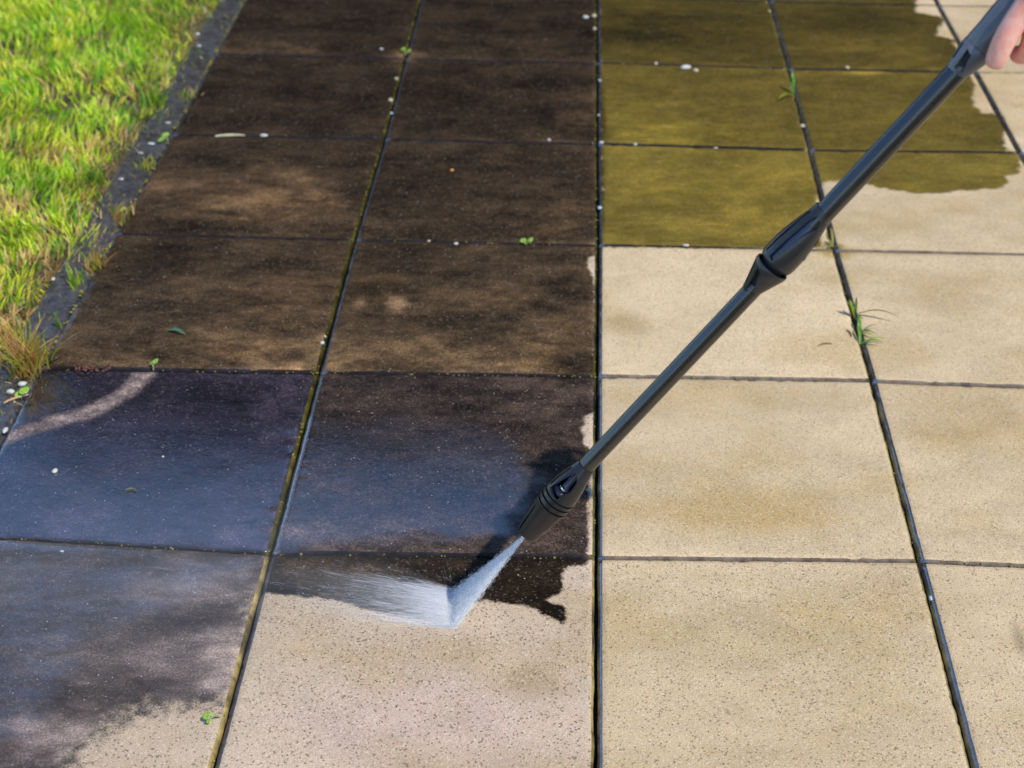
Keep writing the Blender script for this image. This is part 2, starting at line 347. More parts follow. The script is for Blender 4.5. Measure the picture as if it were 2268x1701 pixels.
    wet = np.where(left & (edge > 0), 1., np.where(edge > 0, .06, wet)); wet = np.where(left & (edge == 0) & (i > 1), .9, wet); edge = np.where(back_clean(v, ZV.ravel()), 0, edge)
    grit = np.full(len(x), .35); grit[(y < 0)] = .75
    if i <= 1: grit[:] = 1
    for nm, arr in (('sd', sdc), ('wet', wet), ('edge', edge), ('grit', grit), ('mott', np.full(len(x), (.55 if (i, j) == (0, 5) else 1.) if i < 2 else .42))):
        at_ = me.attributes.new(nm, 'FLOAT', 'POINT'); at_.data.foreach_set('value', arr.astype(np.float32))
    for nm, arr in (('dirtcol', dcol), ('cleancol', cc), ('edgecol', ec)):
        at_ = me.attributes.new(nm, 'FLOAT_COLOR', 'POINT'); at_.data.foreach_set('color', np.concatenate([arr, np.ones((len(x),1))], 1).astype(np.float32).ravel())
    return link('paving_slab', me, M_SLAB, patio)
def back_clean(v, zv): return (zv < 0) & (v > .5) & (zv > -.03)
for j in range(-3, 7):
    for i in range(0, 8):
        o = slab(i, j)
        if (i, j) == (0, 4): o['label'] = 'wet dirty slab with a blue sheen and a pale curved band'
        elif (i, j) == (0, 5): o['label'] = 'damp half cleaned slab with a dark curved line'
        elif (i, j) == (1, 5): o['label'] = 'slab being washed, pale pinkish in front and brown behind the jet'
        elif i < 2: o['label'] = 'dark brown dirty wet slab'
        elif (i, j) == (3, 2): o['label'] = 'slab olive behind and pale tan in front'
        elif i < 4 and j < 3: o['label'] = 'olive algae covered slab'
        else: o['label'] = 'pale tan cleaned slab'

# ------------------------------------------------------------------ edging kerb between patio and lawn
def kerb_material():
    t = NT('kerb_concrete'); p = t.coord(); n = t.noise(p, 45, 5, .7); n2 = t.noise(p, 12, 3, .6); w = t.rng(n2, .38, .6)
    c = t.mix(t.rng(n, .3, .7), (.010,.0105,.012), (.075,.070,.068)); g = t.voro(p, 160)
    c = t.mix(t.math('MULTIPLY', t.math('LESS_THAN', g, .14), .5), c, (.35,.36,.33))
    t.P(Base_Color=c, Roughness=t.mixf(w, .6, .25), Normal=t.bump(n, .5, .003))
    t.put(t.b.inputs['Coat Weight'], t.math('MULTIPLY', w, .8)); t.b.inputs['Coat IOR'].default_value = 1.7; t.b.inputs['Coat Roughness'].default_value = .15; return t.m
M_KERB = kerb_material()
def kerb():
    a = corner(0, 6); b = corner(0, -3); d = (b-a)/np.linalg.norm(b-a); nrm = np.array([-d[1], d[0]]); L = np.linalg.norm(b-a)
    v = []; f = []; prof = [(.006,-.05),(.006,-.010),(.014,-.003),(.078,-.002),(.086,-.010),(.086,-.05)]; piece = 1.0; s = 0; base = 0
    while s < L:
        e = min(s+piece-.004, L); n = 60
        for k in range(n+1):
            t = s+(e-s)*k/n; o = a+d*t
            for m, (w, z) in enumerate(prof):
                jx = (vnoise(np.array([t*40.]), np.array([m*3.+.5]), 4)[0]-.5)*.004
                p = o+nrm*(w+jx); v.append((p[0], p[1], z+(vnoise(np.array([t*22.]), np.array([m*2.]), 6)[0]-.5)*.003))
        for k in range(n):
            for m in range(5): q = base+k*6+m; f.append((q, q+1, q+7, q+6))
        for end in (base, base+n*6): f.append(tuple(end+m for m in range(6)))
        base = len(v); s += piece
    return tag(mesh('kerb', v, f, M_KERB), kind='structure')
kerb()

# ------------------------------------------------------------------ blades of grass
def blades(name, roots, lean, L, W, tint, mat=M_BLADE, segs=4, z0=None, droop=1.0, root_loc=None, cls=None):
    """roots (n,2), lean (n,2) horizontal direction*amount, L, W (n), tint (n,3)"""
    n = len(roots); t = np.linspace(0, 1, segs+1)
    z0 = np.full(n, -.01) if z0 is None else z0
    ln = np.linalg.norm(lean, axis=1)+1e-6; dirx = lean/ln[:, None]
    a0 = np.clip(ln, 0, 1.5)                                  # total bend angle
    ang = a0[:, None]*(.35+.65*t[None]**1.2*droop)            # angle from vertical
    ds = L[:, None]/segs; hx = np.cumsum(np.sin(ang)*ds, 1); hz = np.cumsum(np.cos(ang)*ds, 1)
    hx = np.concatenate([np.zeros((n,1)), hx[:, :-1]], 1); hz = np.concatenate([np.zeros((n,1)), hz[:, :-1]], 1)
    cx = roots[:, 0:1]+dirx[:, 0:1]*hx; cy = roots[:, 1:2]+dirx[:, 1:2]*hx; cz = z0[:, None]+hz
    tw = RNG.uniform(0, PI, n); sx = np.cos(tw)[:, None]; sy = np.sin(tw)[:, None]
    w = W[:, None]*.5*np.clip(1.15*(1-t[None]**2.2), .04, 1)
    vl = np.stack([cx-sx*w, cy-sy*w, cz], -1); vr = np.stack([cx+sx*w, cy+sy*w, cz], -1)
    vm = np.stack([cx, cy, cz-.15*w], -1)
    V_ = np.stack([vl, vm, vr], 2).reshape(-1, 3)             # n, seg+1, 3
    if root_loc is not None: V_ = V_-np.array(root_loc)
    b = (np.arange(n)*(segs+1)*3)[:, None]; k = np.arange(segs)*3
    q = []
    for o in (0, 1): q.append(np.stack([b+k+o, b+k+o+1, b+k+o+4, b+k+o+3], -1))
    F = np.concatenate([a.reshape(-1, 4) for a in q])
    me = bpy.data.meshes.new(name); me.vertices.add(len(V_)); me.vertices.foreach_set('co', V_.ravel())
    me.loops.add(len(F)*4); me.loops.foreach_set('vertex_index', F.ravel().astype(np.int32)); me.polygons.add(len(F))
    me.polygons.foreach_set('loop_start', np.arange(len(F))*4); me.polygons.foreach_set('loop_total', np.full(len(F), 4)); me.update(calc_edges=True)
    tc = np.repeat(tint[:, None, :], (segs+1)*3, 1).reshape(-1, 3)
    at_ = me.attributes.new('tint', 'FLOAT_COLOR', 'POINT'); at_.data.foreach_set('color', np.concatenate([tc, np.ones((len(tc),1))], 1).astype(np.float32).ravel())
    o = link(name, me, mat); me.polygons.foreach_set('use_smooth', [True]*len(me.polygons))
    if root_loc is not None: o.location = root_loc
    return o
edge_px = [(560,-120),(490,-30),(458,5),(415,45),(395,90),(385,120),(368,150),(372,200),(345,245),(330,285),(272,310),(245,345),(232,400),(250,450),(258,500),(225,560),(180,600),(105,645),(85,700),(55,770),(45,850),(0,880),(-120,1010),(-400,1400)]
EDGE = np.array([gnd(*q)[:2] for q in edge_px])
LAWN = list(EDGE)+[np.array([-2.4, EDGE[-1][1]]), np.array([-3.0, 4.2]), np.array([EDGE[0][0], 4.2])]
def lawn():
    n0 = 175000; x = RNG.uniform(-3.0, -.3, n0); y = RNG.uniform(-.6, 4.2, n0)
    sd_ = .014+polysd(LAWN, x, y)+(fbm(x*22, y*22, 3)-.40)*.10+(fbm(x*7, y*7, 33, 2)-.5)*.09
    dens = sstep(-.005, .05, sd_)*.8+.2; bare = fbm(x*11, y*11, 44)
    kp = (sd_ > 0) & (RNG.random(n0) < dens*np.where(bare < .40, .30, 1)); x = x[kp]; y = y[kp]; sd_ = sd_[kp]; n = len(x)
    cl = fbm(x*9, y*9, 12); clump = fbm(x*28, y*28, 19)
    ang = fbm(x*5, y*5, 23)*14+RNG.normal(0, .9, n); amt = np.clip(.98+RNG.normal(0, .35, n)+(1-clump)*.3, .05, 1.5)
    lean = np.stack([np.cos(ang), np.sin(ang)], 1)*amt[:, None]
    near = sstep(.12, 0, sd_); lean += near[:, None]*np.array([.5, -.15])*RNG.random((n,1))
    L = (.016+.040*clump**1.4+RNG.random(n)*.012)*(1-.2*near); W = RNG.uniform(.0028, .0060, n)
    g1 = np.array([.34,.54,.02]); g2 = np.array([.68,.72,.05]); g3 = np.array([.10,.34,.015]); st = np.array([.62,.44,.16]); br = np.array([.36,.20,.07])
    r = RNG.random(n)[:, None]; m = np.clip((cl-.35)*3+RNG.normal(0, .25, n), 0, 1)[:, None]
    c = g1*(1-m)+g2*m; c = np.where(r < .18, g3, c)
    # straw near the worn edge and in the lower half
    low = sstep(1.75, .9, y); strawp = .08+near*.45+low*.20+sstep(.52, .68, fbm(x*8, y*8, 61))*.5*(.4+low)
    s = RNG.random(n) < strawp; c = np.where(s[:, None], np.where(RNG.random(n)[:, None] < .7, st, br), c)
    c = np.clip(c*RNG.uniform(.95, 1.45, n)[:, None], 0, .93)
    o = blades('grass', np.stack([x, y], 1), lean, L, W, c, z0=-.028+sstep(0, .15, sd_)*.018); tag(o, kind='stuff'); return o
lawn()
def tuft(name, px_, n, L, spread, tints, label, cat, group=None, bias=(0,0), W=.0032, h=0.0, bend=1.0, wr=(.7,1.2)):
    p = gnd(*px_, h); r = RNG.normal(0, 1, (n, 2))*spread; a = RNG.uniform(0, 2*PI, n)
    amt = RNG.uniform(.25, 1.25, n)*bend; lean = np.stack([np.cos(a), np.sin(a)], 1)*amt[:, None]+np.array(bias)
    T = np.array(tints)[RNG.integers(0, len(tints), n)]*RNG.uniform(.8, 1.15, n)[:, None]
    o = blades(name, p[:2]+r, lean, L*RNG.uniform(.55, 1.1, n), W*RNG.uniform(*wr, n), T, z0=np.full(n, -.006+h), root_loc=(p[0], p[1], h), segs=6)
    return tag(o, label, cat, group)
GRN = (.16,.36,.03); YGR = (.42,.46,.04); STR = (.66,.42,.16); RST = (.55,.25,.06); DGR = (.05,.20,.02)
gt = 'grass tufts growing over the kerb'
tuft('grass_tuft', (60,818), 170, .110, .015, [YGR,YGR,STR,STR,RST], 'large spiky grass tuft with straw coloured roots at the left frame edge', 'grass tuft', gt, bias=(.25,-.25), W=.0038)
tuft('grass_tuft', (207,405), 70, .060, .014, [YGR,GRN,DGR], 'olive green tuft with dark centre leaning over the kerb', 'grass tuft', gt, bias=(.2,-.2))
tuft('grass_tuft', (215,588), 45, .055, .012, [RST,STR,YGR], 'rusty orange tuft on the kerb beside the dark fourth slab', 'grass tuft', gt, bias=(.3,-.2))
tuft('grass_tuft', (170,628), 22, .050, .008, [YGR,GRN], 'small fresh green tuft lying flat on the kerb below the orange one', 'grass tuft', gt, bias=(.2,0), W=.0045)
tuft('grass_tuft', (132,722), 7, .045, .003, [GRN,YGR], 'sprig of four upright green blades in the kerb joint', 'grass tuft', gt, W=.004, bend=.5)
tuft('grass_tuft', (325,366), 34, .034, .010, [YGR,YGR,STR], 'low yellow green tuft in the joint beside the third slab', 'grass tuft', gt, bias=(.1,0), bend=1.2)
tuft('grass_tuft', (415,212), 40, .030, .014, [YGR,STR,(.3,.36,.1)], 'pale yellow tuft spilling over the kerb beside the second slab', 'grass tuft', gt, bend=1.2)
tuft('grass_tuft', (265,480), 50, .055, .016, [STR,STR,RST,YGR], 'dry straw coloured tuft reaching across the kerb', 'grass tuft', gt, bias=(.5,-.1))
tuft('grass_tuft', (345,230), 60, .060, .016, [GRN,YGR,GRN], 'bright green tuft with long arched blades beside the kerb', 'grass tuft', gt, bias=(.45,-.1), W=.004)
def weed(name, items, label, cat, group=None, h=0.0):
    """hand placed blades: (root px), (tip px), tip height, width, tint"""
    R_, Ln, L_, W_, T_ = [], [], [], [], []; base = gnd(*items[0][0], h); V_ = []; F_ = []; C_ = []
    for a, b, hz, w, c in items:
        p = gnd(*a, h); q = gnd(*b, hz); n = 8; up = Vector(q-p); side = Vector((up.x, up.y, 0)).cross(Vector((0,0,1))); side = side.normalized() if side.length > 1e-5 else Vector((1,0,0))
        k0 = len(V_)
        for k in range(n+1):
            t = k/n; arch = math.sin(t*PI)*.16*up.length
            c3 = Vector(p)+up*t+Vector((0,0,arch)); ww = w*.5*(.55+.9*math.sin(min(1, t*1.3+.15)*PI*.62))*(1-t**3)+.0001
            V_ += [c3-side*ww+Vector((0,0,.25*ww)), c3-Vector((0,0,.1*ww)), c3+side*ww+Vector((0,0,.25*ww))]; C_ += [c]*3
        for k in range(n):
            for o in (0, 1): F_.append((k0+k*3+o, k0+k*3+o+1, k0+k*3+o+4, k0+k*3+o+3))
    o = mesh(name, [v-Vector(base) for v in V_], F_, M_BLADE, smooth=True); o.location = base
    at_ = o.data.attributes.new('tint', 'FLOAT_COLOR', 'POINT'); at_.data.foreach_set('color', np.array([(*c, 1) for c in C_], np.float32).ravel())
    return tag(o, label, cat, group)
G1 = (.12,.33,.03); G2 = (.30,.42,.03); G3 = (.17,.22,.04)
weed('weed', [((1893,703),(1876,668),.030,.006,G2),((1893,703),(1880,664),.034,.005,G2),((1893,703),(1897,657),.040,.004,G3),((1895,702),(1910,668),.036,.0035,G3),
 ((1895,697),(1995,705),.012,.004,G3),((1893,703),(1885,676),.02,.006,(.42,.46,.04)),((1903,740),(1902,700),.02,.005,G1),((1904,738),(1942,741),.012,.004,G1),((1904,738),(1950,719),.008,.0018,G3),
 ((1904,740),(1930,733),.016,.004,G1),((1905,763),(1956,757),.012,.004,G1),((1905,763),(1966,750),.010,.003,G2),((1905,763),(1901,720),.014,.004,G1),((1903,741),(1938,744),.006,.003,(.5,.42,.05)),
 ((1893,703),(1912,708),.01,.004,G1)],
 'green weed with one long thin blade growing in the joint between two cleaned slabs', 'weed')
weed('weed', [((1757,208),(1754,155),.05,.006,G1),((1757,208),(1757,165),.045,.005,G1),((1757,213),(1722,222),.012,.005,G2),((1757,210),(1745,196),.02,.003,G1),((1757,208),(1750,178),.03,.004,G1)],
 'small upright weed of three blades in the joint between two olive slabs', 'weed')
weed('weed', [((1846,545),(1828,528),.006,.004,G3),((1848,548),(1870,546),.006,.005,(.28,.26,.06)),((1846,548),(1834,548),.004,.006,(.30,.28,.06)),((1845,540),(1838,505),.006,.004,(.33,.30,.08)),((1846,546),(1822,536),.003,.004,(.3,.27,.08))],
 'withered mossy weed at the slab corner beneath the coupling', 'weed')

# ------------------------------------------------------------------ little things lying about
def blob_mesh(name, rx, ry, rz, seed, seg=12, ring=7, amp=.25):
    v = []; f = []; r = np.random.default_rng(seed); a1, a2, a3 = r.uniform(0, 6, 3)
    for j in range(ring+1):
        th = PI*j/ring
        for i in range(seg):
            ph = 2*PI*i/seg; k = 1+amp*(math.sin(2*ph+a1)*math.sin(th)+.6*math.sin(3*ph+a2+2*th))*.5+r.uniform(-.06, .06)*(0 < j < ring)
            k = 1+(k-1)*(math.sin(th)); v.append((rx*k*math.sin(th)*math.cos(ph), ry*k*math.sin(th)*math.sin(ph), rz*math.cos(th)*(.9+.1*math.sin(ph+a3)*math.sin(th))))
    for j in range(ring):
        for i in range(seg): f.append((j*seg+i, (j+1)*seg+i, (j+1)*seg+(i+1) % seg, j*seg+(i+1) % seg))
    return v, f
M_WHITE = simple('white_pebble', (.42,.41,.37), .5, .18, 300); M_CREAM = simple('cream_pebble', (.40,.34,.21), .55, .2, 300)
M_BLUE = simple('pale_blue_pebble', (.30,.38,.42), .35, .15, 300); M_ORANGE = simple('orange_grain', (.65,.28,.08), .6, .2, 300)
M_TWIG = simple('twig_bark', (.20,.13,.05), .8, .3, 200)
pg = 'small pebbles lying on and between the slabs'
def pebble(px_, w, hgt, mat, label, rot=0, group=pg, name='pebble', cat='pebble', z=.0):
    p = gnd(*px_); sc = np.linalg.norm(gnd(px_[0]+1, px_[1])-p); a = w*.37*sc; b = hgt*.37*sc*1.5
    v, f = blob_mesh(name, a, b, min(a, b)*.8, int(px_[0]*7+px_[1])); c, s = math.cos(rot), math.sin(rot)
    v = [(x*c-y*s, x*s+y*c, zz) for x, y, zz in v]; o = mesh(name, v, f, mat, smooth=True); o.location = (p[0], p[1], min(a, b)*.45+z); return tag(o, label, cat, group)
PB = [((1297,40),20,9,M_WHITE,'white oval pebble at the far end of the middle joint, left of two cream ones'),
 ((1316,37),14,12,M_CREAM,'cream pebble touching the middle joint, the farther of a pair'),
 ((1317,65),11,13,M_CREAM,'cream pebble touching the middle joint, the nearer of a pair'),
 ((865,224),15,11,M_CREAM,'largest cream pebble on the slanting joint between the two dark rows'),
 ((878,176),12,8,M_CREAM,'yellowish pebble on the slanting joint beyond the largest cream pebble'),
 ((867,252),9,9,M_BLUE,'tiny bluish white pebble just nearer than the largest cream pebble'),
 ((1453,142),10,9,M_WHITE,'round white pebble beside the white petal'),
 ((1328,179),9,6,M_WHITE,'dull white grain at the left rim of the farther olive slab'),
 ((1326,256),7,7,M_WHITE,'tiny white grain sunk in the black middle joint'),
 ((1332,317),16,7,M_WHITE,'flat white pebble at the joint crossing of dark and olive slabs'),
 ((1407,321),11,8,M_WHITE,'small white pebble in the cross joint right of the flat white one'),
 ((1585,329),14,5,M_CREAM,'cream flake in the cross joint between two olive slabs'),
 ((1216,311),10,9,M_WHITE,'small white pebble in the cross joint between two dark slabs'),
 ((1328,462),13,12,M_BLUE,'round pale blue pebble in the middle joint beside an olive slab'),
 ((585,302),22,9,M_WHITE,'white oval pebble in the dark cross joint right of the cream stick'),
 ((1010,541),15,7,M_WHITE,'white flat pebble below the cross joint of the second column'),
 ((950,535),10,6,M_CREAM,'cream grain left of the white flat pebble in the same cross joint'),
 ((1519,545),20,7,M_WHITE,'white flake between the olive slab and the cleaned slab'),
 ((714,761),13,11,M_WHITE,'white pebble on the mossy slanting joint beside a dark slab'),
 ((720,746),9,8,M_CREAM,'yellow pebble just beyond the white one on the mossy slanting joint'),
 ((122,1045),17,14,M_WHITE,'lone white stone lying on the blue wet slab'),
 ((2061,1326),11,13,M_BLUE,'round pale blue pebble in the slanting joint at the lower right'),
 ((12,955),16,18,M_WHITE,'white pebble at the left frame edge beside the blue wet slab'),
 ((50,853),26,14,M_WHITE,'pale stone beside the green sprig under the large tuft'),
 ((24,870),24,14,M_WHITE,'pale stone nearest the left frame edge under the large tuft'),
 ((438,77),14,7,M_WHITE,'pale chip on the far end of the kerb'),
 ((441,103),15,6,M_WHITE,'pale chip on the kerb just nearer than the farthest one'),
 ((372,273),18,5,M_WHITE,'thin pale chip on the kerb behind the two round leaves'),
 ((335,320),22,7,M_WHITE,'long pale chip on the kerb in front of the two round leaves'),
 ((312,340),18,5,M_WHITE,'long pale chip on the kerb, nearest the soil patch'),
 ((268,398),20,7,M_WHITE,'pale chip on the kerb beside the third slab'),
 ((118,620),14,9,M_WHITE,'pale round chip on the kerb left of the small flat tuft'),
 ((1777,281),14,12,M_CREAM,'cream pebble in the slanting joint nearer than the upright weed'),
 ((1876,152),14,9,M_CREAM,'cream pebble beside the pale streak on the olive slab'),
 ((400,1044),0,0,None,''),((845,110),10,6,M_WHITE,'grey white grain on the dark slab left of the round pale spot'),
 ((361,1012),7,5,M_WHITE,'bright white grain in the middle of the blue wet slab'),
 ((1001,378),12,6,M_ORANGE,'single orange grain in the middle of a dark slab'),
 ((1704,26),8,10,M_CREAM,'cream grain at the top of the right slanting joint'),
 ((137,1222),12,6,M_BLUE,'pale green grain in the cross joint at the left below the blue slab')]
for q in PB:
    if q[3] is not None: pebble(q[0], q[1], q[2], q[3], q[4])
pebble((1519,152), 32, 13, M_WHITE, 'crumpled white petal lying on the far olive slab', .3, None, 'petal', 'petal')
pebble((1541,158), 18, 9, M_CREAM, 'small off white petal touching the crumpled white one', .5, None, 'petal', 'petal')
def stick(px_a, px_b, r, mat, label, name='twig', cat='twig', bend=.004, z=.003):
    a = Vector(gnd(*px_a, z)); b = Vector(gnd(*px_b, z)); n = 10; v = []; f = []; d = (b-a); s = Vector((-d.y, d.x, 0)).normalized()
    rr = np.random.default_rng(int(px_a[0]))
    for k in range(n+1):
        t = k/n; c = a+d*t+s*math.sin(t*PI)*bend+Vector((0,0,rr.uniform(0, .0006))); q = r*(1-.55*abs(2*t-.9))*rr.uniform(.85, 1.15)+.0002
        for m in range(7): an = 2*PI*m/7; v.append(c-a+s*math.cos(an)*q+Vector((0,0,math.sin(an)*q)))
    for k in range(n):
        for m in range(7): f.append((k*7+m, k*7+(m+1) % 7, (k+1)*7+(m+1) % 7, (k+1)*7+m))
    f.append(tuple(range(7))); f.append(tuple(n*7+m for m in range(7)))
    o = mesh(name, v, f, mat, smooth=True); o.location = a; return tag(o, label, cat)
stick((477,302),(542,300), .0040, M_CREAM, 'short cream coloured stick lying along the dark cross joint')
stick((1813,765),(1843,761), .0016, M_TWIG, 'thin brown twig on the cleaned slab left of the weed')
stick((8,893),(64,874), .0022, simple('dry_stalk', (.42,.24,.12), .7, .3, 200), 'bent brown stalk under the large tuft at the left edge', 'stalk', 'stalk', z=.006)
stick((1875,730),(1886,746), .0018, M_TWIG, 'dark curled crumb of plant beside the weed joint', 'crumb', 'crumb', .003)
stick((278,1085),(302,1086), .0014, simple('olive_needle', (.14,.12,.03), .7, .3, 200), 'olive plant fibre on the blue wet slab', 'fibre', 'plant fibre')
weed('cut_leaf', [((371,733),(413,742),.004,.006,(.08,.28,.18))], 'single cut blue green grass blade lying on the wet dark slab', 'leaf')
def leaf_disc(c, r, nrm, seed=1, n=12):
    """a small cupped round leaf with thickness"""
    nrm = Vector(nrm).normalized(); a = nrm.orthogonal().normalized(); b = nrm.cross(a); v = []; f = []
    for lay, zo in ((0, .0), (1, -.0004)):
        v.append(Vector(c)+nrm*(zo-.15*r))
        for q, h in ((.55, -.06), (1., .12)):
            for k in range(n):
                an = 2*PI*k/n; rr = r*q*(1+.12*math.cos(an)+.05*math.sin(3*an+seed)); v.append(Vector(c)+a*math.cos(an)*rr+b*math.sin(an)*rr*.8+nrm*(zo+h*r))
        o = lay*(1+2*n)
        for k in range(n):
            k2 = (k+1) % n; f.append((o, o+1+k, o+1+k2)); f.append((o+1+k, o+1+n+k, o+1+n+k2, o+1+k2))
    o2 = 1+2*n
    for k in range(n): k2 = (k+1) % n; f.append((1+n+k, o2+1+n+k, o2+1+n+k2, 1+n+k2))
    return v, f
M_LEAF = simple('seedling_leaf', (.19,.34,.03), .4, .2, 200, Coat_Weight=.2); M_STEM = simple('seedling_stem', (.24,.26,.08), .5, .2, 200); M_BUD = simple('red_moss', (.11,.035,.022), .6, .6, 300); M_BUD2 = simple('bronze_moss', (.34,.19,.05), .6, .5, 300)
def seedling(base_px, leaves, label, name='seedling', mat=M_LEAF, group='seedlings in the joints'):
    p = gnd(*base_px); e = empty(name, p); tag(e, label, 'seedling', group)
    for (x, y), hz, r in leaves:
        c = gnd(x, y, hz); v, f = leaf_disc(c-p, r, (random.uniform(-.3,.3), -.3, 1)); mesh('leaf', v, f, mat, e, True)
        n = 6; sv = []; sf = []; q = Vector(c-p)
        for k in range(n+1):
            t = k/n; cc = q*t+Vector((0,0,.006*math.sin(t*PI)))
            for m in range(6): an = 2*PI*m/6; sv.append(cc+Vector((math.cos(an), math.sin(an), .4*math.sin(an)))*.0009)
        for k in range(n):
            for m in range(6): sf.append((k*6+m, k*6+(m+1) % 6, (k+1)*6+(m+1) % 6, (k+1)*6+m))
        mesh('stem', sv, sf, M_STEM, e, True)
seedling((487,1589), [((457,1586),.010,.0062),((462,1597),.006,.0042)], 'bright green seedling beside the slanting joint at the bottom of the picture')
seedling((372,312), [((366,299),.010,.009),((357,309),.006,.010)], 'seedling with two round leaves at the kerb beside the second cross joint')
seedling((275,474), [((272,464),.008,.008)], 'seedling of one round leaf at the kerb beside the third slab')
seedling((899,122), [((893,109),.010,.007),((905,113),.008,.007)], 'tiny pale green seedling on the round pale spot at the far joint crossing')
seedling((1166,541), [((1158,533),.008,.007),((1174,532),.010,.007),((1166,537),.004,.006)], 'clover like seedling in the cross joint of the second column')
seedling((340,820), [((343,801),.014,.0065),((336,804),.010,.004)], 'yellow green sprout with white stem at the left cross joint')
seedling((45,880), [((52,866),.014,.010),((42,874),.008,.009)], 'fresh green seedling under the large tuft')
def moss_lumps(name, spots, mat, label=None, cat=None, kind=None, smooth=True):
    V_ = []; F_ = []; b0 = np.array(spots[0][0])
    for k, (p, r) in enumerate(spots):
        v, f = blob_mesh('m', r, r*random.uniform(.7,1.2), r*random.uniform(.5,.9), k+3, 7, 4, .5); o = len(V_); V_ += [(a+p[0]-b0[0], b+p[1]-b0[1], c+p[2]-b0[2]) for a, b, c in v]; F_ += [tuple(i+o for i in q) for q in f]
    o = mesh(name, V_, F_, mat, smooth=smooth); o.location = b0; return tag(o, label, cat, kind=kind)
def moss_material():
    t = NT('joint_moss'); n = t.noise(t.coord(), 160, 4, .7); t.P(Base_Color=t.mix(t.rng(n, .3, .7), (.05,.05,.010), (.30,.26,.035)), Roughness=.85, Normal=t.bump(n, .8, .002)); return t.m
M_MOSS = moss_material()
def along(a, b, n, off, r, jit, z=-.003):
    a = np.array(a); b = np.array(b); out = []
    nx = np.array([-(b-a)[1], (b-a)[0]])/np.linalg.norm(b-a)
    for _ in range(n):
        t = random.random(); dens = vnoise(np.array([t*17+a[0]*5]), np.array([a[1]*3]), 2)[0]
        if dens < .35: continue
        p = a+(b-a)*t+nx*(off+random.gauss(0, jit)); out.append(((p[0], p[1], z+random.uniform(-.002, .001)), r*random.uniform(.4, 1.3)*(.5+dens)))
    return out
sp = []
for j in range(-1, 6): sp += along(corner(1, j), corner(1, j+1), 60 if j < 5 else 30, -.004, .0015, .0012)
for j in range(0, 5): sp += along(corner(2, j), corner(2, j+1), 45, -.004, .0013, .001)
for j in range(-1, 5): sp += along(corner(3, j), corner(3, j+1), 22, -.004, .0014, .0016)
for j, i in ((3,1),(3,2),(4,1),(4,2),(5,0),(5,1),(1,2),(5,3),(4,0)): sp += along(corner(i, j), corner(i+1, j), 45, .002, .0015, .0013)
for j in range(-1, 4): sp += along(corner(0, j), corner(0, j+1), 70, .001, .0026, .002, -.002)
moss_lumps('moss', sp, M_MOSS, kind='stuff')
def litter():
    n = 1500; t = RNG.random(n); a = corner(0, 6); b = corner(0, -2); d = (b-a); nx = np.array([-d[1], d[0]])/np.linalg.norm(d)
    off = np.abs(RNG.normal(.085, .034, n)); keep_ = RNG.random(n) < np.clip(.25+fbm(t*40, t*3, 5), 0, 1)*(.4+off*8)
    r_ = a[None]+d[None]*t[:, None]+nx[None]*off[:, None]; r_ = r_[keep_]; n = len(r_); an = RNG.uniform(0, 2*PI, n)
    T = np.array([STR, YGR, (.35,.30,.14), (.20,.12,.05), GRN, (.45,.42,.30)])[RNG.integers(0, 6, n)]*RNG.uniform(.6, 1.1, n)[:, None]
    o = blades('leaf_litter', r_, np.stack([np.cos(an), np.sin(an)], 1)*1.5, RNG.uniform(.006, .030, n), RNG.uniform(.0015, .004, n), T, z0=np.full(n, .001)); tag(o, kind='stuff')
litter()
sp = []
for _ in range(46): p = gnd(random.uniform(165, 245), random.gauss(814, 5), random.uniform(.001,.006)); sp.append(((p[0], p[1], p[2]), random.uniform(.0012,.0030)))
moss_lumps('moss_cushion', sp, M_BUD, 'low reddish moss cushion in the cross joint above the blue wet slab', 'moss', smooth=False)

# ------------------------------------------------------------------ pressure washer lance
TIP = atz(1167, 1182, 2.05); 
TOP = atz(2162, 112, 1.66)
KN = atz(1300, 1030, 1/(1/2.05+(1300-1167)/(2162-1167)*(1/1.66-1/2.05)))
def zat(x): return 1/(1/2.05+(x-1167)/(2162-1167)*(1/1.66-1/2.05))
AX = Vector(TOP-KN).normalized(); AXN = Vector(KN-TIP).normalized()
def P3(x, y): return Vector(atz(x, y, zat(x)))
def frame(o, ax, kz=1.0):
    """local frame: z along the lance towards the hand, y towards the camera, x towards the lower right"""
    c = (Vector(CAM)-o).normalized(); ec = (c-ax*c.dot(ax)).normalized(); en = ec.cross(ax).normalized()
    if en.x < 0: en = -en
    return Matrix(((en.x, ec.x, ax.x*kz, o.x), (en.y, ec.y, ax.y*kz, o.y), (en.z, ec.z, ax.z*kz, o.z), (0,0,0,1)))
M_PLAS = None
def plastic(name, col, rough, spec=.5, grain=900, bump=.12):
    t = NT(name); p = t.coord(geo=False); n = t.noise(p, grain, 3, .6); m = t.noise(p, 22, 4, .6); sc = t.noise(t.coord((260,260,9), geo=False), 3, 3, .6)
    a = tuple(c*.75 for c in col); b = tuple(c*1.3 for c in col)
    cc = t.mix(t.rng(m, .35, .65), a, b)
    t.P(Base_Color=cc, Roughness=t.math('ADD', t.rng(m, .3, .7, rough-.05, rough+.07), t.rng(sc, .55, .75, 0, .12)), Normal=t.bump(n, bump, .0004))
    t.b.inputs['Specular IOR Level'].default_value = spec; t.b.inputs['Coat Weight'].default_value = .45 if name == 'black_tube_plastic' else .15; t.b.inputs['Coat IOR'].default_value = 1.9; t.b.inputs['Coat Roughness'].default_value = .07; return t.m
M_TUBE = plastic('black_tube_plastic', (.007,.007,.008), .28, .55)
M_BLK = plastic('black_moulded_plastic', (.0075,.008,.010), .34, .4)
M_GREY = plastic('grey_moulded_plastic', (.014,.0145,.017), .34, .5)
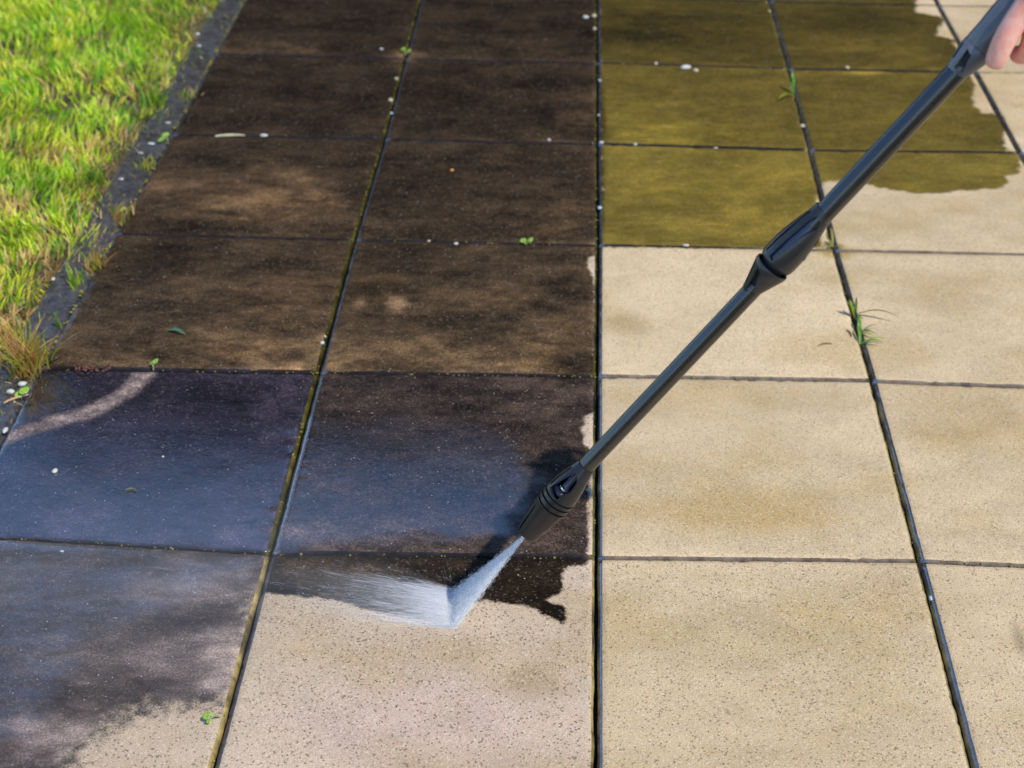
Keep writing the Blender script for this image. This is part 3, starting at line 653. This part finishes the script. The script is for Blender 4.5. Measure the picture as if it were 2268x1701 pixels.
M_GRIP = plastic('grip_highlight_grey', (.075,.080,.092), .34, .6); M_CORE = plastic('blue_black_core', (.006,.011,.032), .30, .7); M_STEEL = simple('bright_steel', (.7,.7,.7), .22, .1, 200, Metallic=1.0); M_DARK = simple('dark_rubber', (.006,.006,.007), .6, .2, 200)  # grip and collar plastic lightened so the colour carries their highlight
lance = empty('pressure_washer_lance', TIP)
tag(lance, 'black plastic pressure washer lance held slanting over the patio', 'pressure washer lance')
def put(name, me_o, M, parent=lance):
    me_o.data.transform(M); keep(me_o, parent); return me_o
def revolve(name, prof, seg, mat, sect=None, closed=True):
    """prof: (radius, z) list; sect(angle)->factor reshapes the section"""
    v = []; f = []
    for r, z in prof:
        for k in range(seg):
            a = 2*PI*k/seg; q = sect(a) if sect else 1; v.append((r*q*math.cos(a), r*q*math.sin(a), z))
    m = len(prof)
    for j in range(m if closed else m-1):
        j2 = (j+1) % m
        for k in range(seg): k2 = (k+1) % seg; f.append((j*seg+k, j*seg+k2, j2*seg+k2, j2*seg+k))
    if not closed: f.append(tuple(range(seg))[::-1]); f.append(tuple((m-1)*seg+k for k in range(seg)))
    o = mesh(name, v, f, mat); 
    return o
def bevel_smooth(o, w=.0006, ang=.5):
    o.data.polygons.foreach_set('use_smooth', [True]*len(o.data.polygons)); o.data.set_sharp_from_angle(angle=ang)
def cut(o, cutters):
    """cut slots: each cutter a list of (angle_deg, z) outline points, extruded radially"""
    dg0 = []
    for cu, r0, r1 in cutters:
        v = []; n = len(cu)
        for r in (r0, r1):
            for a, z in cu: an = math.radians(90-a); v.append((r*math.cos(an), r*math.sin(an), z))
        f = [tuple(range(n))[::-1], tuple(range(n, 2*n))]+[(k, (k+1) % n, n+(k+1) % n, n+k) for k in range(n)]
        c = mesh('cutter', v, f); import bmesh
        bm = bmesh.new(); bm.from_mesh(c.data); bmesh.ops.recalc_face_normals(bm, faces=bm.faces); bm.to_mesh(c.data); bm.free()
        m = o.modifiers.new('b', 'BOOLEAN'); m.operation = 'DIFFERENCE'; m.solver = 'EXACT'; m.object = c; dg0.append(c)
    bpy.context.view_layer.update(); dg = bpy.context.evaluated_depsgraph_get()
    me = bpy.data.meshes.new_from_object(o.evaluated_get(dg)); o.modifiers.clear(); o.data = me
    for c in dg0: bpy.data.objects.remove(c, do_unlink=True)
def fixn(o):
    import bmesh
    bm = bmesh.new(); bm.from_mesh(o.data); bmesh.ops.recalc_face_normals(bm, faces=bm.faces); bm.to_mesh(o.data); bm.free()
def rr(pts, w=3):
    """densify an outline so that it bends round the shell"""
    out = []
    for k in range(len(pts)):
        a = pts[k]; b = pts[(k+1) % len(pts)]
        for s in range(w): out.append((a[0]+(b[0]-a[0])*s/w, a[1]+(b[1]-a[1])*s/w))
    return out
# tube with a flattened, ribbed section
RT = .0119
def tube_sect(a):
    d = math.degrees(a)      # 90 = towards the camera, 180 = upper left side
    def g(c, w): x = ((d-c+180) % 360)-180; return math.exp(-(x/w)**2)
    # flat facet centred at 112 deg
    x = ((d-122+180) % 360)-180; k = 1.0
    if abs(x) < 19: k = math.cos(math.radians(19))/math.cos(math.radians(x))
    x = ((d+22+180) % 360)-180
    if abs(x) < 30: k = math.cos(math.radians(30))/math.cos(math.radians(x))
    return k*(1+.05*(1-g(114, 60)) )- .05*g(151, 3.2)
def tube(a, b, name, mat, RT=.0109):
    L = (b-a).length; M = frame(a, (b-a).normalized()); n = 10
    o = revolve(name, [(RT, L*k/n) for k in range(n+1)], 120, mat, tube_sect, False); bevel_smooth(o, ang=.35); return put(name, o, M)
pLow = P3(1296, 1034); pMidA = P3(1676, 631); pMidB = P3(1800, 499); pHi = P3(2140, 136)
tube(pLow, pMidA, 'tube', M_TUBE); t2 = tube(pMidB, pHi, 'tube', M_TUBE, .0121)
# --- coupling, cup half (opens towards the hand)
def KZ(x0, y0, x1, y1, x): return (P3(x1, y1)-P3(x0, y0)).length/math.hypot(x1-x0, y1-y0)/(zat(x)/FPX)
def S(x): return zat(x)/FPX            # metres per photo pixel at this point of the lance
O = P3(1711, 590); s = S(1711); F = frame(O, AX, KZ(1680, 622, 1740, 559, 1711))
cup = [(41*s,0),(41.5*s,-5*s),(39*s,-14*s),(33*s,-32*s),(24*s,-60*s),(18.5*s,-78*s),(14*s,-78*s),(14*s,-72*s),(20*s,-58*s),(29*s,-32*s),(35*s,-12*s),(37*s,0)]
o = revolve('coupling_cup', cup, 72, M_GREY); fixn(o)
w1 = rr([(-34,-16*s),(-14,-19*s),(-10,-34*s),(14,-62*s),(8,-72*s),(-26,-70*s),(-30,-45*s)])
w2 = rr([(-72,-14*s),(-58,-15*s),(-56,-60*s),(-80,-66*s)])
w3 = [(a+120, z) for a, z in w1]; w4 = [(a+240, z) for a, z in w1]
cut(o, [(w, 8*s, 60*s) for w in (w1, w2, w3, w4)]); bevel_smooth(o); put('coupling_cup', o, F)
o = revolve('coupling_core', [(12*s,-80*s),(17*s,-74*s),(17.5*s,-40*s),(27*s,-20*s),(30*s,30*s),(20*s,32*s)], 48, M_DARK, None, False); bevel_smooth(o); put('coupling_core', o, F)
# --- coupling, sleeve half
O = P3(1724, 576); s = S(1724); F = frame(O, AX, KZ(1724, 576, 1830, 464, 1776))
sl = [(36*s,-6*s),(41*s,-4*s),(42*s,6*s),(41.5*s,40*s),(38*s,72*s),(32*s,104*s),(26*s,134*s),(24.6*s,150*s),(21*s,150*s),(22*s,132*s),(28*s,102*s),(34*s,70*s),(37*s,38*s),(37*s,-4*s)]
o = revolve('coupling_sleeve', sl, 90, M_GREY); fixn(o)
w1 = rr([(-29,3*s),(-13,0*s),(-6,40*s),(2,78*s),(18,104*s),(30,112*s),(24,130*s),(-6,136*s),(-20,120*s),(-26,60*s)], 4)
w2 = rr([(-60,6*s),(-51,5*s),(-47,70*s),(-52,132*s),(-64,128*s),(-60,70*s)], 4)
w3 = [(a+170, z) for a, z in w1]; w5 = rr([(96,20*s),(112,20*s),(112,80*s),(96,84*s)])
cut(o, [(w, 12*s, 70*s) for w in (w1, w2, w3, w5)]); bevel_smooth(o); put('coupling_sleeve', o, F)
o = revolve('coupling_core', [(12*s,-10*s),(33*s,-8*s),(34*s,4*s),(32*s,60*s),(25*s,100*s),(20*s,140*s),(12*s,145*s)], 60, M_CORE, None, False); bevel_smooth(o); put('coupling_core', o, F)
o = revolve('coupling_ring', [(34*s,-9*s),(39.5*s,-8*s),(39.5*s,-5*s),(34*s,-4*s)], 60, M_DARK); fixn(o); bevel_smooth(o); put('coupling_ring', o, F)
# three little clips on the lower side of the sleeve
for a0, z0, z1 in ((78, 40*s, 66*s),(84, 78*s, 96*s)):
    v = []; 
    for zz in (z0, z1):
        for an in (a0-5, a0+5):
            for r in (34*s, (43.2*s if zz == z0 else 37*s) if z0 < 50*s else (39.5*s if zz == z0 else 33*s)): q = math.radians(90-an); v.append((r*math.cos(q), r*math.sin(q), zz))
    o = mesh('clip', v, [(0,1,3,2),(4,6,7,5),(0,4,5,1),(2,3,7,6),(0,2,6,4),(1,5,7,3)], M_GREY); put('clip', o, F)
# --- nozzle
O = P3(1167, 1182); s = S(1215); F = frame(O, AXN, KZ(1167, 1182, 1300, 1030, 1215))
nz = [(21*s,0),(24.5*s,1.5*s),(27*s,14*s),(33.5*s,60*s),(37.0*s,84*s),(37.5*s,86*s),(37.4*s,87*s),(33.5*s,87.5*s),(33.5*s,91.5*s),(38*s,92*s),(38.2*s,100*s),(34*s,100.5*s),(34*s,104.5*s),(38.4*s,105*s),(38.4*s,112*s),(34.5*s,112.5*s),(34.5*s,116*s),(37.8*s,116.5*s),(37.3*s,122*s),
      (33*s,150*s),(26*s,176*s),(20.5*s,200*s),(16.5*s,200*s),(22*s,174*s),(28*s,150*s),(31*s,122*s),(31*s,60*s),(19*s,10*s),(7*s,8*s),(7*s,0)]
o = revolve('nozzle_body', nz, 96, M_BLK); fixn(o)
w1 = rr([(-62,2*s),(-54,-6*s),(-44,-6*s),(-45,40*s),(-47,72*s),(-53,72*s),(-56,40*s)], 4)
w2 = rr([(-50,124*s),(-20,120*s),(0,118*s),(6,132*s),(22,150*s),(20,170*s),(-4,186*s),(-24,178*s),(-40,150*s)], 4)
w3 = rr([(-72,126*s),(-60,126*s),(-56,182*s),(-72,182*s)])
cut(o, [(w1, 21*s, 60*s), (w2, 12*s, 60*s), (w3, 12*s, 60*s)]); bevel_smooth(o, ang=.45); put('nozzle_body', o, F)
o = revolve('nozzle_core', [(8*s,120*s),(27*s,122*s),(27*s,128*s),(14*s,130*s),(13*s,150*s),(14*s,205*s),(5*s,206*s)], 48, M_CORE, None, False); bevel_smooth(o); put('nozzle_core', o, F)
o = revolve('retaining_ring', [(15.5*s,134*s),(18.5*s,134*s),(18.5*s,137*s),(15.5*s,137*s)], 48, M_STEEL); fixn(o); bevel_smooth(o); put('retaining_ring', o, F)
o = revolve('orifice', [(6.9*s,8*s),(6.9*s,1*s),(3*s,.5*s),(3*s,7*s)], 32, M_STEEL, None, True); fixn(o); put('orifice', o, F)
# --- handle end
O = P3(2168, 105); s = S(2162); F = frame(O, AX, KZ(2100, 180, 2162, 115, 2162))
hc = [(37*s,0),(37.5*s,-3*s),(37*s,-20*s),(31*s,-48*s),(25.5*s,-74*s),(20*s,-74*s),(27*s,-46*s),(33*s,-18*s),(33*s,0)]
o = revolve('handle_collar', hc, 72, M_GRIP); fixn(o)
w1 = rr([(-26,-14*s),(0,-20*s),(4,-34*s),(16,-52*s),(22,-60*s),(10,-68*s),(-22,-66*s),(-24,-44*s)], 3); w2 = rr([(-66,-12*s),(-52,-14*s),(-52,-52*s),(-68,-54*s)])
w3 = [(a+120, z) for a, z in w1]
cut(o, [(w, 8*s, 60*s) for w in (w1, w2, w3)]); bevel_smooth(o); put('handle_collar', o, F)
o = revolve('collar_core', [(12*s,-76*s),(23*s,-70*s),(27*s,-40*s),(30*s,-10*s),(20*s,-2*s)], 48, M_DARK, None, False); bevel_smooth(o); put('collar_core', o, F)
hd = [(30*s,.5*s),(36.2*s,.8*s),(37*s,4*s),(38*s,40*s),(41*s,80*s),(43*s,130*s),(42*s,200*s),(38*s,330*s),(38*s,420*s),(33*s,470*s),(20*s,480*s)]
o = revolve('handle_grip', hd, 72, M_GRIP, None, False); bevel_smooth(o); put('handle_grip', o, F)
# rest of the spray gun, outside the picture: trigger guard and hose
def tube_path(name, pts, rad, mat, parent, seg=14, cap=True):
    pts = [Vector(p) for p in pts]; v = []; f = []; up = Vector((0,0,1)); n = len(pts)
    for k, p in enumerate(pts):
        t = (pts[min(k+1, n-1)]-pts[max(k-1, 0)]).normalized(); a = t.cross(up); a = a.normalized() if a.length > 1e-3 else Vector((1,0,0)); b = a.cross(t); r = rad[k] if hasattr(rad, '__len__') else rad
        for m in range(seg): an = 2*PI*m/seg; v.append(p+a*math.cos(an)*r+b*math.sin(an)*r)
    for k in range(n-1):
        for m in range(seg): f.append((k*seg+m, k*seg+(m+1) % seg, (k+1)*seg+(m+1) % seg, (k+1)*seg+m))
    if cap: f.append(tuple(range(seg))[::-1]); f.append(tuple((n-1)*seg+m for m in range(seg)))
    return keep(mesh(name, v, f, mat, smooth=True), parent)
HG = lambda u, a=0, b=0: (F @ Vector((b*s, a*s, u*s, 1)).to_4d()).to_3d() if False else F @ Vector((b*s, a*s, u*s))

# ------------------------------------------------------------------ person: right hand and forearm round the grip
def skin_material():
    t = NT('skin'); p = t.coord(geo=False); n = t.noise(p, 55, 5, .65); n2 = t.math('ADD', t.voro(p, 700), t.noise(t.coord((60,60,400), geo=False), 1.5, 4, .7))
    t.P(Base_Color=t.mix(t.rng(n, .35, .65), (.88,.30,.20), (.95,.55,.43)), Roughness=.42, Normal=t.bump(n2, .35, .0006))
    t.b.inputs['Subsurface Weight'].default_value = .15; t.b.inputs['Subsurface Radius'].default_value = (.012,.005,.003); t.b.inputs['Subsurface Scale'].default_value = .6; return t.m
M_SKIN = skin_material(); M_NAIL = simple('nail', (.86,.58,.50), .25, .08, 60)
def skin_body(name, verts, edges, radii, mat, sub=2):
    me = bpy.data.meshes.new(name); me.from_pydata([tuple(v) for v in verts], edges, []); o = bpy.data.objects.new(name, me); COL.objects.link(o)
    m = o.modifiers.new('s', 'SKIN'); m.use_smooth_shade = True
    for i, r in enumerate(radii): me.skin_vertices[0].data[i].radius = (r, r) if not hasattr(r, '__len__') else r
    me.skin_vertices[0].data[0].use_root = True
    ss = o.modifiers.new('d', 'SUBSURF'); ss.levels = sub; ss.render_levels = sub
    bpy.context.view_layer.update(); dg = bpy.context.evaluated_depsgraph_get()
    m2 = bpy.data.meshes.new_from_object(o.evaluated_get(dg)); o.modifiers.clear(); o.data = m2; m2.materials.clear(); m2.materials.append(mat)
    m2.polygons.foreach_set('use_smooth', [True]*len(m2.polygons)); return o
# hand coordinates: u along the grip (px), c towards the camera, r towards the lower right; index finger lies along the grip side
def H(u, r, c): return HG(u, c, r)
vs = []; es = []; rs = []
def chain(pts, rad, root=None):
    k0 = len(vs)
    for p, r in zip(pts, rad): vs.append(p); rs.append(r*s)
    if root is not None: es.append((root, k0))
    for k in range(len(pts)-1): es.append((k0+k, k0+k+1))
    return k0
chain([H(250,34,46), H(205,26,58), H(330,40,20)], [46,36,46])
es[:] = [(1,0),(0,2)]
# wrist and forearm rise towards the shoulder
wr = H(400,34,10); chain([wr, wr+SUN*.07, wr+SUN*.17, wr+SUN*.30], [38,36,42,48], 2)
# index finger stretched along the front of the grip, tip bent down
chain([H(150,6,62), H(95,20,66), H(45,32,62), H(10,46,52), H(-8,52,46)], [30,28,27,24.5,20], 1)
# middle finger beside it, curled under
chain([H(215,70,40), H(200,120,30), H(150,130,30), H(100,116,34)], [40,40,36,30], 0)
chain([H(150,40,56), H(96,54,44)], [36,31], 1)
chain([H(168,52,50), H(112,66,48), H(75,88,26), H(42,80,6), H(48,62,-18)], [34,33,28,24,20], 1)
chain([H(225,78,34), H(190,100,16), H(160,98,-10), H(150,74,-32), H(158,46,-42)], [29,27,25,22,19], 0)
chain([H(285,80,22), H(265,98,4), H(245,92,-20), H(238,66,-36), H(244,42,-44)], [26,24,22,20,17], 0)
# thumb on the far side of the grip
chain([H(290,-16,34), H(240,-42,22), H(190,-54,2), H(150,-50,-16)], [30,25,23,18], 0)
person = skin_body('person', vs, es, rs, M_SKIN)
tag(person, 'bare hand gripping the lance handle at the top right corner', 'person')
def sleeve():
    v = []; f = []; path = [wr+SUN*q for q in (.16,.20,.25,.31,.38,.46)]; rad = [62,66,72,76,80,88]; seg = 32
    for k, (p, r) in enumerate(zip(path, rad)):
        t = (path[min(k+1, 5)]-path[max(k-1, 0)]).normalized(); a = t.orthogonal().normalized(); b = t.cross(a)
        for m in range(seg): an = 2*PI*m/seg; q = r*s*(1+.05*math.sin(5*an+k*2.1)+.04*math.sin(3*an-k)); v.append(p+a*math.cos(an)*q+b*math.sin(an)*q)
    for k in range(5):
        for m in range(seg): f.append((k*seg+m, k*seg+(m+1) % seg, (k+1)*seg+(m+1) % seg, (k+1)*seg+m))
    o = mesh('sleeve', v, f, simple('navy_cloth', (.02,.03,.06), .9, .3, 80), smooth=True); o.parent = person
sleeve()

# ------------------------------------------------------------------ water jet
def water_mat(name, dens, streak, fade_attr=True, col=(.92,.95,.98)):
    t = NT(name); t.n.remove(t.b)
    a = t.attr('fade'); n = t.noise(t.coord(streak, geo=False), 1., 4, .65)
    d = t.new('ShaderNodeBsdfDiffuse'); d.inputs[0].default_value = (*col, 1); tl = t.new('ShaderNodeBsdfTranslucent'); tl.inputs[0].default_value = (*col, 1)
    m1 = t.new('ShaderNodeMixShader'); m1.inputs[0].default_value = .25; t.l.new(d.outputs[0], m1.inputs[1]); t.l.new(tl.outputs[0], m1.inputs[2])
    tr = t.new('ShaderNodeBsdfTransparent'); m2 = t.new('ShaderNodeMixShader')
    al = t.math('MULTIPLY', t.math('MULTIPLY', a, t.rng(n, .25, .65, .45, 1.1)), dens, True); t.l.new(al, m2.inputs[0])
    t.l.new(tr.outputs[0], m2.inputs[1]); t.l.new(m1.outputs[0], m2.inputs[2]); t.l.new(m2.outputs[0], t.out.inputs[0]); return t.m
def with_fade(o, fade, nm='fade'):
    a = o.data.attributes.new(nm, 'FLOAT', 'POINT'); a.data.foreach_set('value', np.asarray(fade, np.float32)); return o
spray = empty('water_jet', TIP); tag(spray, 'white fan of pressurised water from the nozzle splashing left over the slab', 'water jet')
J0 = Vector(TIP)+AXN*.002; JA = Vector(gnd(1010,1306,.004)); JB = Vector(gnd(1004,1392,.004))
def fan(name, o, a, b, thick, nu, nv, mat, dens_edge, jit, t0=0.0):
    """a flat fan as several near parallel sheets, thickest in the middle"""
    V_ = []; F_ = []; fd = []; nrm = (a-o).cross(b-o).normalized()
    for L in range(3):
        off = (L-1)
        k0 = len(V_)
        for i in range(nu+1):
            t = t0+(1-t0)*i/nu
            for j in range(nv+1):
                q = j/nv; e = a.lerp(b, q); p = o.lerp(e, t); bulge = math.sin(q*PI)**.6
                V_.append(p+nrm*off*thick*(.12+t)*bulge+nrm*random.gauss(0, jit*t)); fd.append((math.sin(q*PI)**.75)*dens_edge(t)*(1-.55*abs(off)))
        for i in range(nu):
            for j in range(nv): c = k0+i*(nv+1)+j; F_.append((c, c+1, c+nv+2, c+nv+1))
    m = mesh(name, [v-J0 for v in V_], F_, mat, smooth=True); m.location = J0; with_fade(m, fd); keep(m, spray); return m
M_JET = water_mat('jet_water', .55, (60, 60, 12)); M_SPL = water_mat('splash_water', .5, (14, 160, 60))
# slightly wider at the nozzle than a point
fan('jet', J0+(J0-(JA+JB)/2)*.06, JA, JB, .010, 26, 22, M_JET, lambda t: 1.0, .0002, .05)
# splash: low sheet of streaks thrown to the left, lifting off the slab
def sheet_mat(name, dens, su, sv):
    t = NT(name); t.n.remove(t.b)
    a = t.attr('fade'); u = t.attr('across'); v = t.attr('along'); cb = t.new('ShaderNodeCombineXYZ')
    t.put(cb.inputs[0], t.math('MULTIPLY', u, su)); t.put(cb.inputs[1], t.math('MULTIPLY', v, sv)); t.put(cb.inputs[2], t.attr('layer'))
    n = t.noise(cb.outputs[0], 1., 4, .6)
    d = t.new('ShaderNodeBsdfDiffuse'); d.inputs[0].default_value = (.96,.97,.99,1); tl = t.new('ShaderNodeBsdfTranslucent'); tl.inputs[0].default_value = (.96,.97,.99,1)
    m1 = t.new('ShaderNodeMixShader'); m1.inputs[0].default_value = .45; t.l.new(d.outputs[0], m1.inputs[1]); t.l.new(tl.outputs[0], m1.inputs[2])
    tr = t.new('ShaderNodeBsdfTransparent'); m2 = t.new('ShaderNodeMixShader')
    al = t.math('MULTIPLY', t.math('MULTIPLY', a, t.rng(n, .30, .70, .25, 1.0)), dens, True); t.l.new(al, m2.inputs[0])
    t.l.new(tr.outputs[0], m2.inputs[1]); t.l.new(m1.outputs[0], m2.inputs[2]); t.l.new(m2.outputs[0], t.out.inputs[0]); return t.m
def splash():
    mat = sheet_mat('splash_water', .58, 15, 1.1); V_ = []; F_ = []; fd = []; ac = []; al = []; ly = []
    # far ends of the fan, on the slab: (photo x, y) for the two borders
    E0 = Vector(gnd(470, 1225)); E1 = Vector(gnd(560, 1385)); nu, nv = 44, 40
    for L, (hgt, reach, den) in enumerate(((.004, 1., .8),(.020, .8, .75),(.045, .6, .55))):
        k0 = len(V_)
        for i in range(nu+1):
            t = (i/nu)**1.3
            for j in range(nv+1):
                q = j/nv; a = JA.lerp(JB, q); e = E0.lerp(E1, q); p = a.lerp(e, t*reach)
                z = .003+L*.001+hgt*math.sin(min(1, t*1.15)*PI*.5)*(.7+.6*vnoise(np.array([q*6.]), np.array([L*4.]), 3)[0])*(1-.4*t)
                V_.append(Vector((p.x, p.y, z))+Vector((random.gauss(0,.0004), random.gauss(0,.0004), random.gauss(0,.0006))))
                edge = min(1, q/.22)*min(1, (1-q)/.20); ln = .55+.7*vnoise(np.array([q*9.+L*3]), np.array([1.5]), 8)[0]
                f0 = math.exp(-t*1.9/ln)*(1-t)**.8
                if q > .8: f0 *= 1-(q-.8)*3*t
                fd.append(max(0, f0*edge*den*(1+.9*max(0, 1-t/.12)))); ac.append(q); al.append(t); ly.append(L*3.7)
        for i in range(nu):
            for j in range(nv): c = k0+i*(nv+1)+j; F_.append((c, c+1, c+nv+2, c+nv+1))
    m = mesh('splash', [v-J0 for v in V_], F_, mat, smooth=True); m.location = J0; with_fade(m, fd); with_fade(m, ac, 'across'); with_fade(m, al, 'along'); with_fade(m, ly, 'layer'); keep(m, spray)
splash()
def drops(name, pts, seed, alpha, st0=1.5, st1=3.5):
    """thousands of small round drops in one mesh, built at once"""
    rg = np.random.default_rng(seed); n = len(pts); v, f = blob_mesh('d', 1, 1, 1, 3, 6, 4, .2); v = np.array(v); f = np.array(f)
    P = np.array([p[:3] for p in pts]); r = np.array([p[3] for p in pts]); st = rg.uniform(st0, st1, n)
    d = np.array([p[4] for p in pts])                                   # flight direction
    a = np.cross(d, [0,0,1.]); a /= np.linalg.norm(a, axis=1)[:, None]+1e-9; b = np.cross(a, d)
    V_ = P[:, None]+v[None, :, 0:1]*(d*(r*st)[:, None])[:, None]+v[None, :, 1:2]*(a*r[:, None])[:, None]+v[None, :, 2:3]*(b*r[:, None])[:, None]
    V_ = V_.reshape(-1, 3)-np.array(J0); F_ = (f[None]+(np.arange(n)*len(v))[:, None, None]).reshape(-1, 4)
    me = bpy.data.meshes.new(name); me.vertices.add(len(V_)); me.vertices.foreach_set('co', V_.ravel()); me.loops.add(len(F_)*4); me.loops.foreach_set('vertex_index', F_.ravel().astype(np.int32))
    me.polygons.add(len(F_)); me.polygons.foreach_set('loop_start', np.arange(len(F_))*4); me.polygons.foreach_set('loop_total', np.full(len(F_), 4)); me.update(calc_edges=True)
    me.validate()
    o = link(name, me, alpha, None, True); o.location = J0; keep(o, spray); o['kind'] = 'stuff'; return o
def drop_mat(name, dens):
    t = NT(name); t.n.remove(t.b); d = t.new('ShaderNodeBsdfDiffuse'); d.inputs[0].default_value = (.93,.95,.97,1); tl = t.new('ShaderNodeBsdfTranslucent'); tl.inputs[0].default_value = (.93,.95,.97,1)
    m1 = t.new('ShaderNodeMixShader'); m1.inputs[0].default_value = .25; t.l.new(d.outputs[0], m1.inputs[1]); t.l.new(tl.outputs[0], m1.inputs[2])
    tr = t.new('ShaderNodeBsdfTransparent'); m2 = t.new('ShaderNodeMixShader'); lw = t.new('ShaderNodeLayerWeight'); lw.inputs[0].default_value = .5
    t.l.new(t.rng(lw.outputs['Facing'], .1, 1., dens, dens*.3), m2.inputs[0]); t.l.new(tr.outputs[0], m2.inputs[1]); t.l.new(m1.outputs[0], m2.inputs[2]); t.l.new(m2.outputs[0], t.out.inputs[0]); return t.m
pts = []
nj = Vector((JA-J0)).cross(JB-J0).normalized()
for k in range(9000):
    t_ = random.random()**.62; q = min(1, max(0, random.random())); e = JA.lerp(JB, q); d = (e-J0); L = d.length; d.normalize()
    p = J0+d*L*t_+nj*random.gauss(0, .0012+.0026*t_); pts.append((p.x, p.y, max(.001, p.z), random.uniform(.0003, .0008)*(.55+.6*t_), np.array(d)))
drops('jet_drops', pts, 5, drop_mat('jet_drop', .17), 4, 10)
pts = []
for k in range(4600):
    q = random.random(); p = JA.lerp(JB, q); dist = random.expovariate(1/(.020+.045*vnoise(np.array([q*12.]), np.array([2.]), 4)[0])); fx = random.gauss(0, .035)
    e = Vector(gnd(560, 1270+90*(q-.3), 0))-JA.lerp(JB, .5); e.normalize(); d = Vector((e.x, e.y+fx+(q-.5)*.10, 0)).normalized()
    z = abs(random.gauss(0, .003+.035*min(dist, .25)))+.001; p = p+d*dist
    pts.append((p.x, p.y, z, random.uniform(.00025, .0006), np.array(d)))
for k in range(120):                                                     # stray drops thrown wide
    q = random.random(); p = JA.lerp(JB, q); a = random.uniform(PI*.55, PI*1.35); dist = random.expovariate(1/.09)+.01; d = Vector((math.cos(a), math.sin(a), 0))
    p = p+d*dist; pts.append((p.x, p.y, abs(random.gauss(0, .015))+.001, random.uniform(.0002, .0004), np.array(d)))
drops('splash_drops', pts, 6, drop_mat('splash_drop', .065), 10, 34)
def mist():
    """thin drifting spray left of the impact"""
    c = gnd(430, 1290); t = NT('spray_mist'); t.n.remove(t.b); v = t.new('ShaderNodeVolumePrincipled')
    co = t.new('ShaderNodeTexCoord').outputs['Object']; ln = t.new('ShaderNodeVectorMath', operation='LENGTH'); t.l.new(co, ln.inputs[0])
    mp = t.new('ShaderNodeMapping'); t.l.new(co, mp.inputs[0]); mp.inputs['Scale'].default_value = (1.5, 4, 2)
    n = t.noise(mp.outputs[0], 1.3, 2, .5); d = t.math('MULTIPLY', t.rng(ln.outputs['Value'], .2, 1, 1, 0, True), t.rng(n, .3, .7, .4, 1))
    t.put(v.inputs['Density'], t.math('MULTIPLY', d, .55)); v.inputs['Color'].default_value = (.93,.96,1,1); v.inputs['Anisotropy'].default_value = .2
    t.l.new(v.outputs[0], t.out.inputs['Volume']); vv, ff = blob_mesh('mist', 1, 1, 1, 5, 24, 12, 0)
    o = mesh('mist', vv, ff, t.m, smooth=True); o.location = (c[0]-.02, c[1]-.08, .09); o.scale = (.55, .30, .15); tag(o, kind='stuff')
mist()

# ------------------------------------------------------------------ house beyond the patio (seen only as a reflection in the wet slabs)
def house():
    Yh = 6.2; e = empty('house', (0, Yh, 0)); tag(e, 'dark brick house beyond the patio, mirrored in the wet slabs', 'house')
    def refl(x, y):
        p = gnd(x, y); d = ray(x, y); t = (Yh-p[1])/d[1]; return p[0]+d[0]*t, -d[2]*t
    br = simple('dark_brick', (.022,.013,.007), .85, .35, 6); wh = simple('window_blind', (.75,.75,.76), .6, .05, 4); ti = simple('roof_tile', (.06,.035,.028), .8, .3, 8)
    (_, ht) = refl(800, 945)
    def box(nm, x0, x1, y0, y1, z0, z1, m, par=e):
        v = [(x, y-Yh, z) for z in (z0, z1) for y in (y0, y1) for x in (x0, x1)]; o = mesh(nm, v, [(0,2,3,1),(4,5,7,6),(0,1,5,4),(2,6,7,3),(0,4,6,2),(1,3,7,5)], m); o.parent = par; return o
    box('wall', -3.3, 9, Yh, Yh+6, -.05, ht-.15, br)
    v = [(-3.5,-.35,ht-.15),(9.3,-.35,ht-.15),(9.3,-.35,ht),(-3.5,-.35,ht),(-3.5,6.4,ht-.15),(9.3,6.4,ht-.15),(9.3,6.4,ht),(-3.5,6.4,ht),(-3.5,3,ht+.9),(9.3,3,ht+.9)]
    o = mesh('roof', v, [(0,1,2,3),(4,7,6,5),(0,4,5,1),(3,2,9,8),(7,8,9,6),(0,3,8,7,4),(1,5,6,9,2)], ti); o.parent = e
    for (x0, y0), (x1, y1) in (((783,690),(812,652)),((852,692),(900,656))):
        a, za = refl(x0, y0); b, zb = refl(x1, y1); fr = box('window', min(a,b)-.06, max(a,b)+.06, Yh-.03, Yh+.02, min(za,zb)-.06, max(za,zb)+.06, simple('window_frame', (.7,.7,.7), .5, .05, 4))
        box('blind', min(a,b), max(a,b), -.04+Yh, Yh-.032, min(za,zb), max(za,zb), wh, fr)
house()

scene.render.engine = 'CYCLES'; scene.cycles.transparent_max_bounces = 32
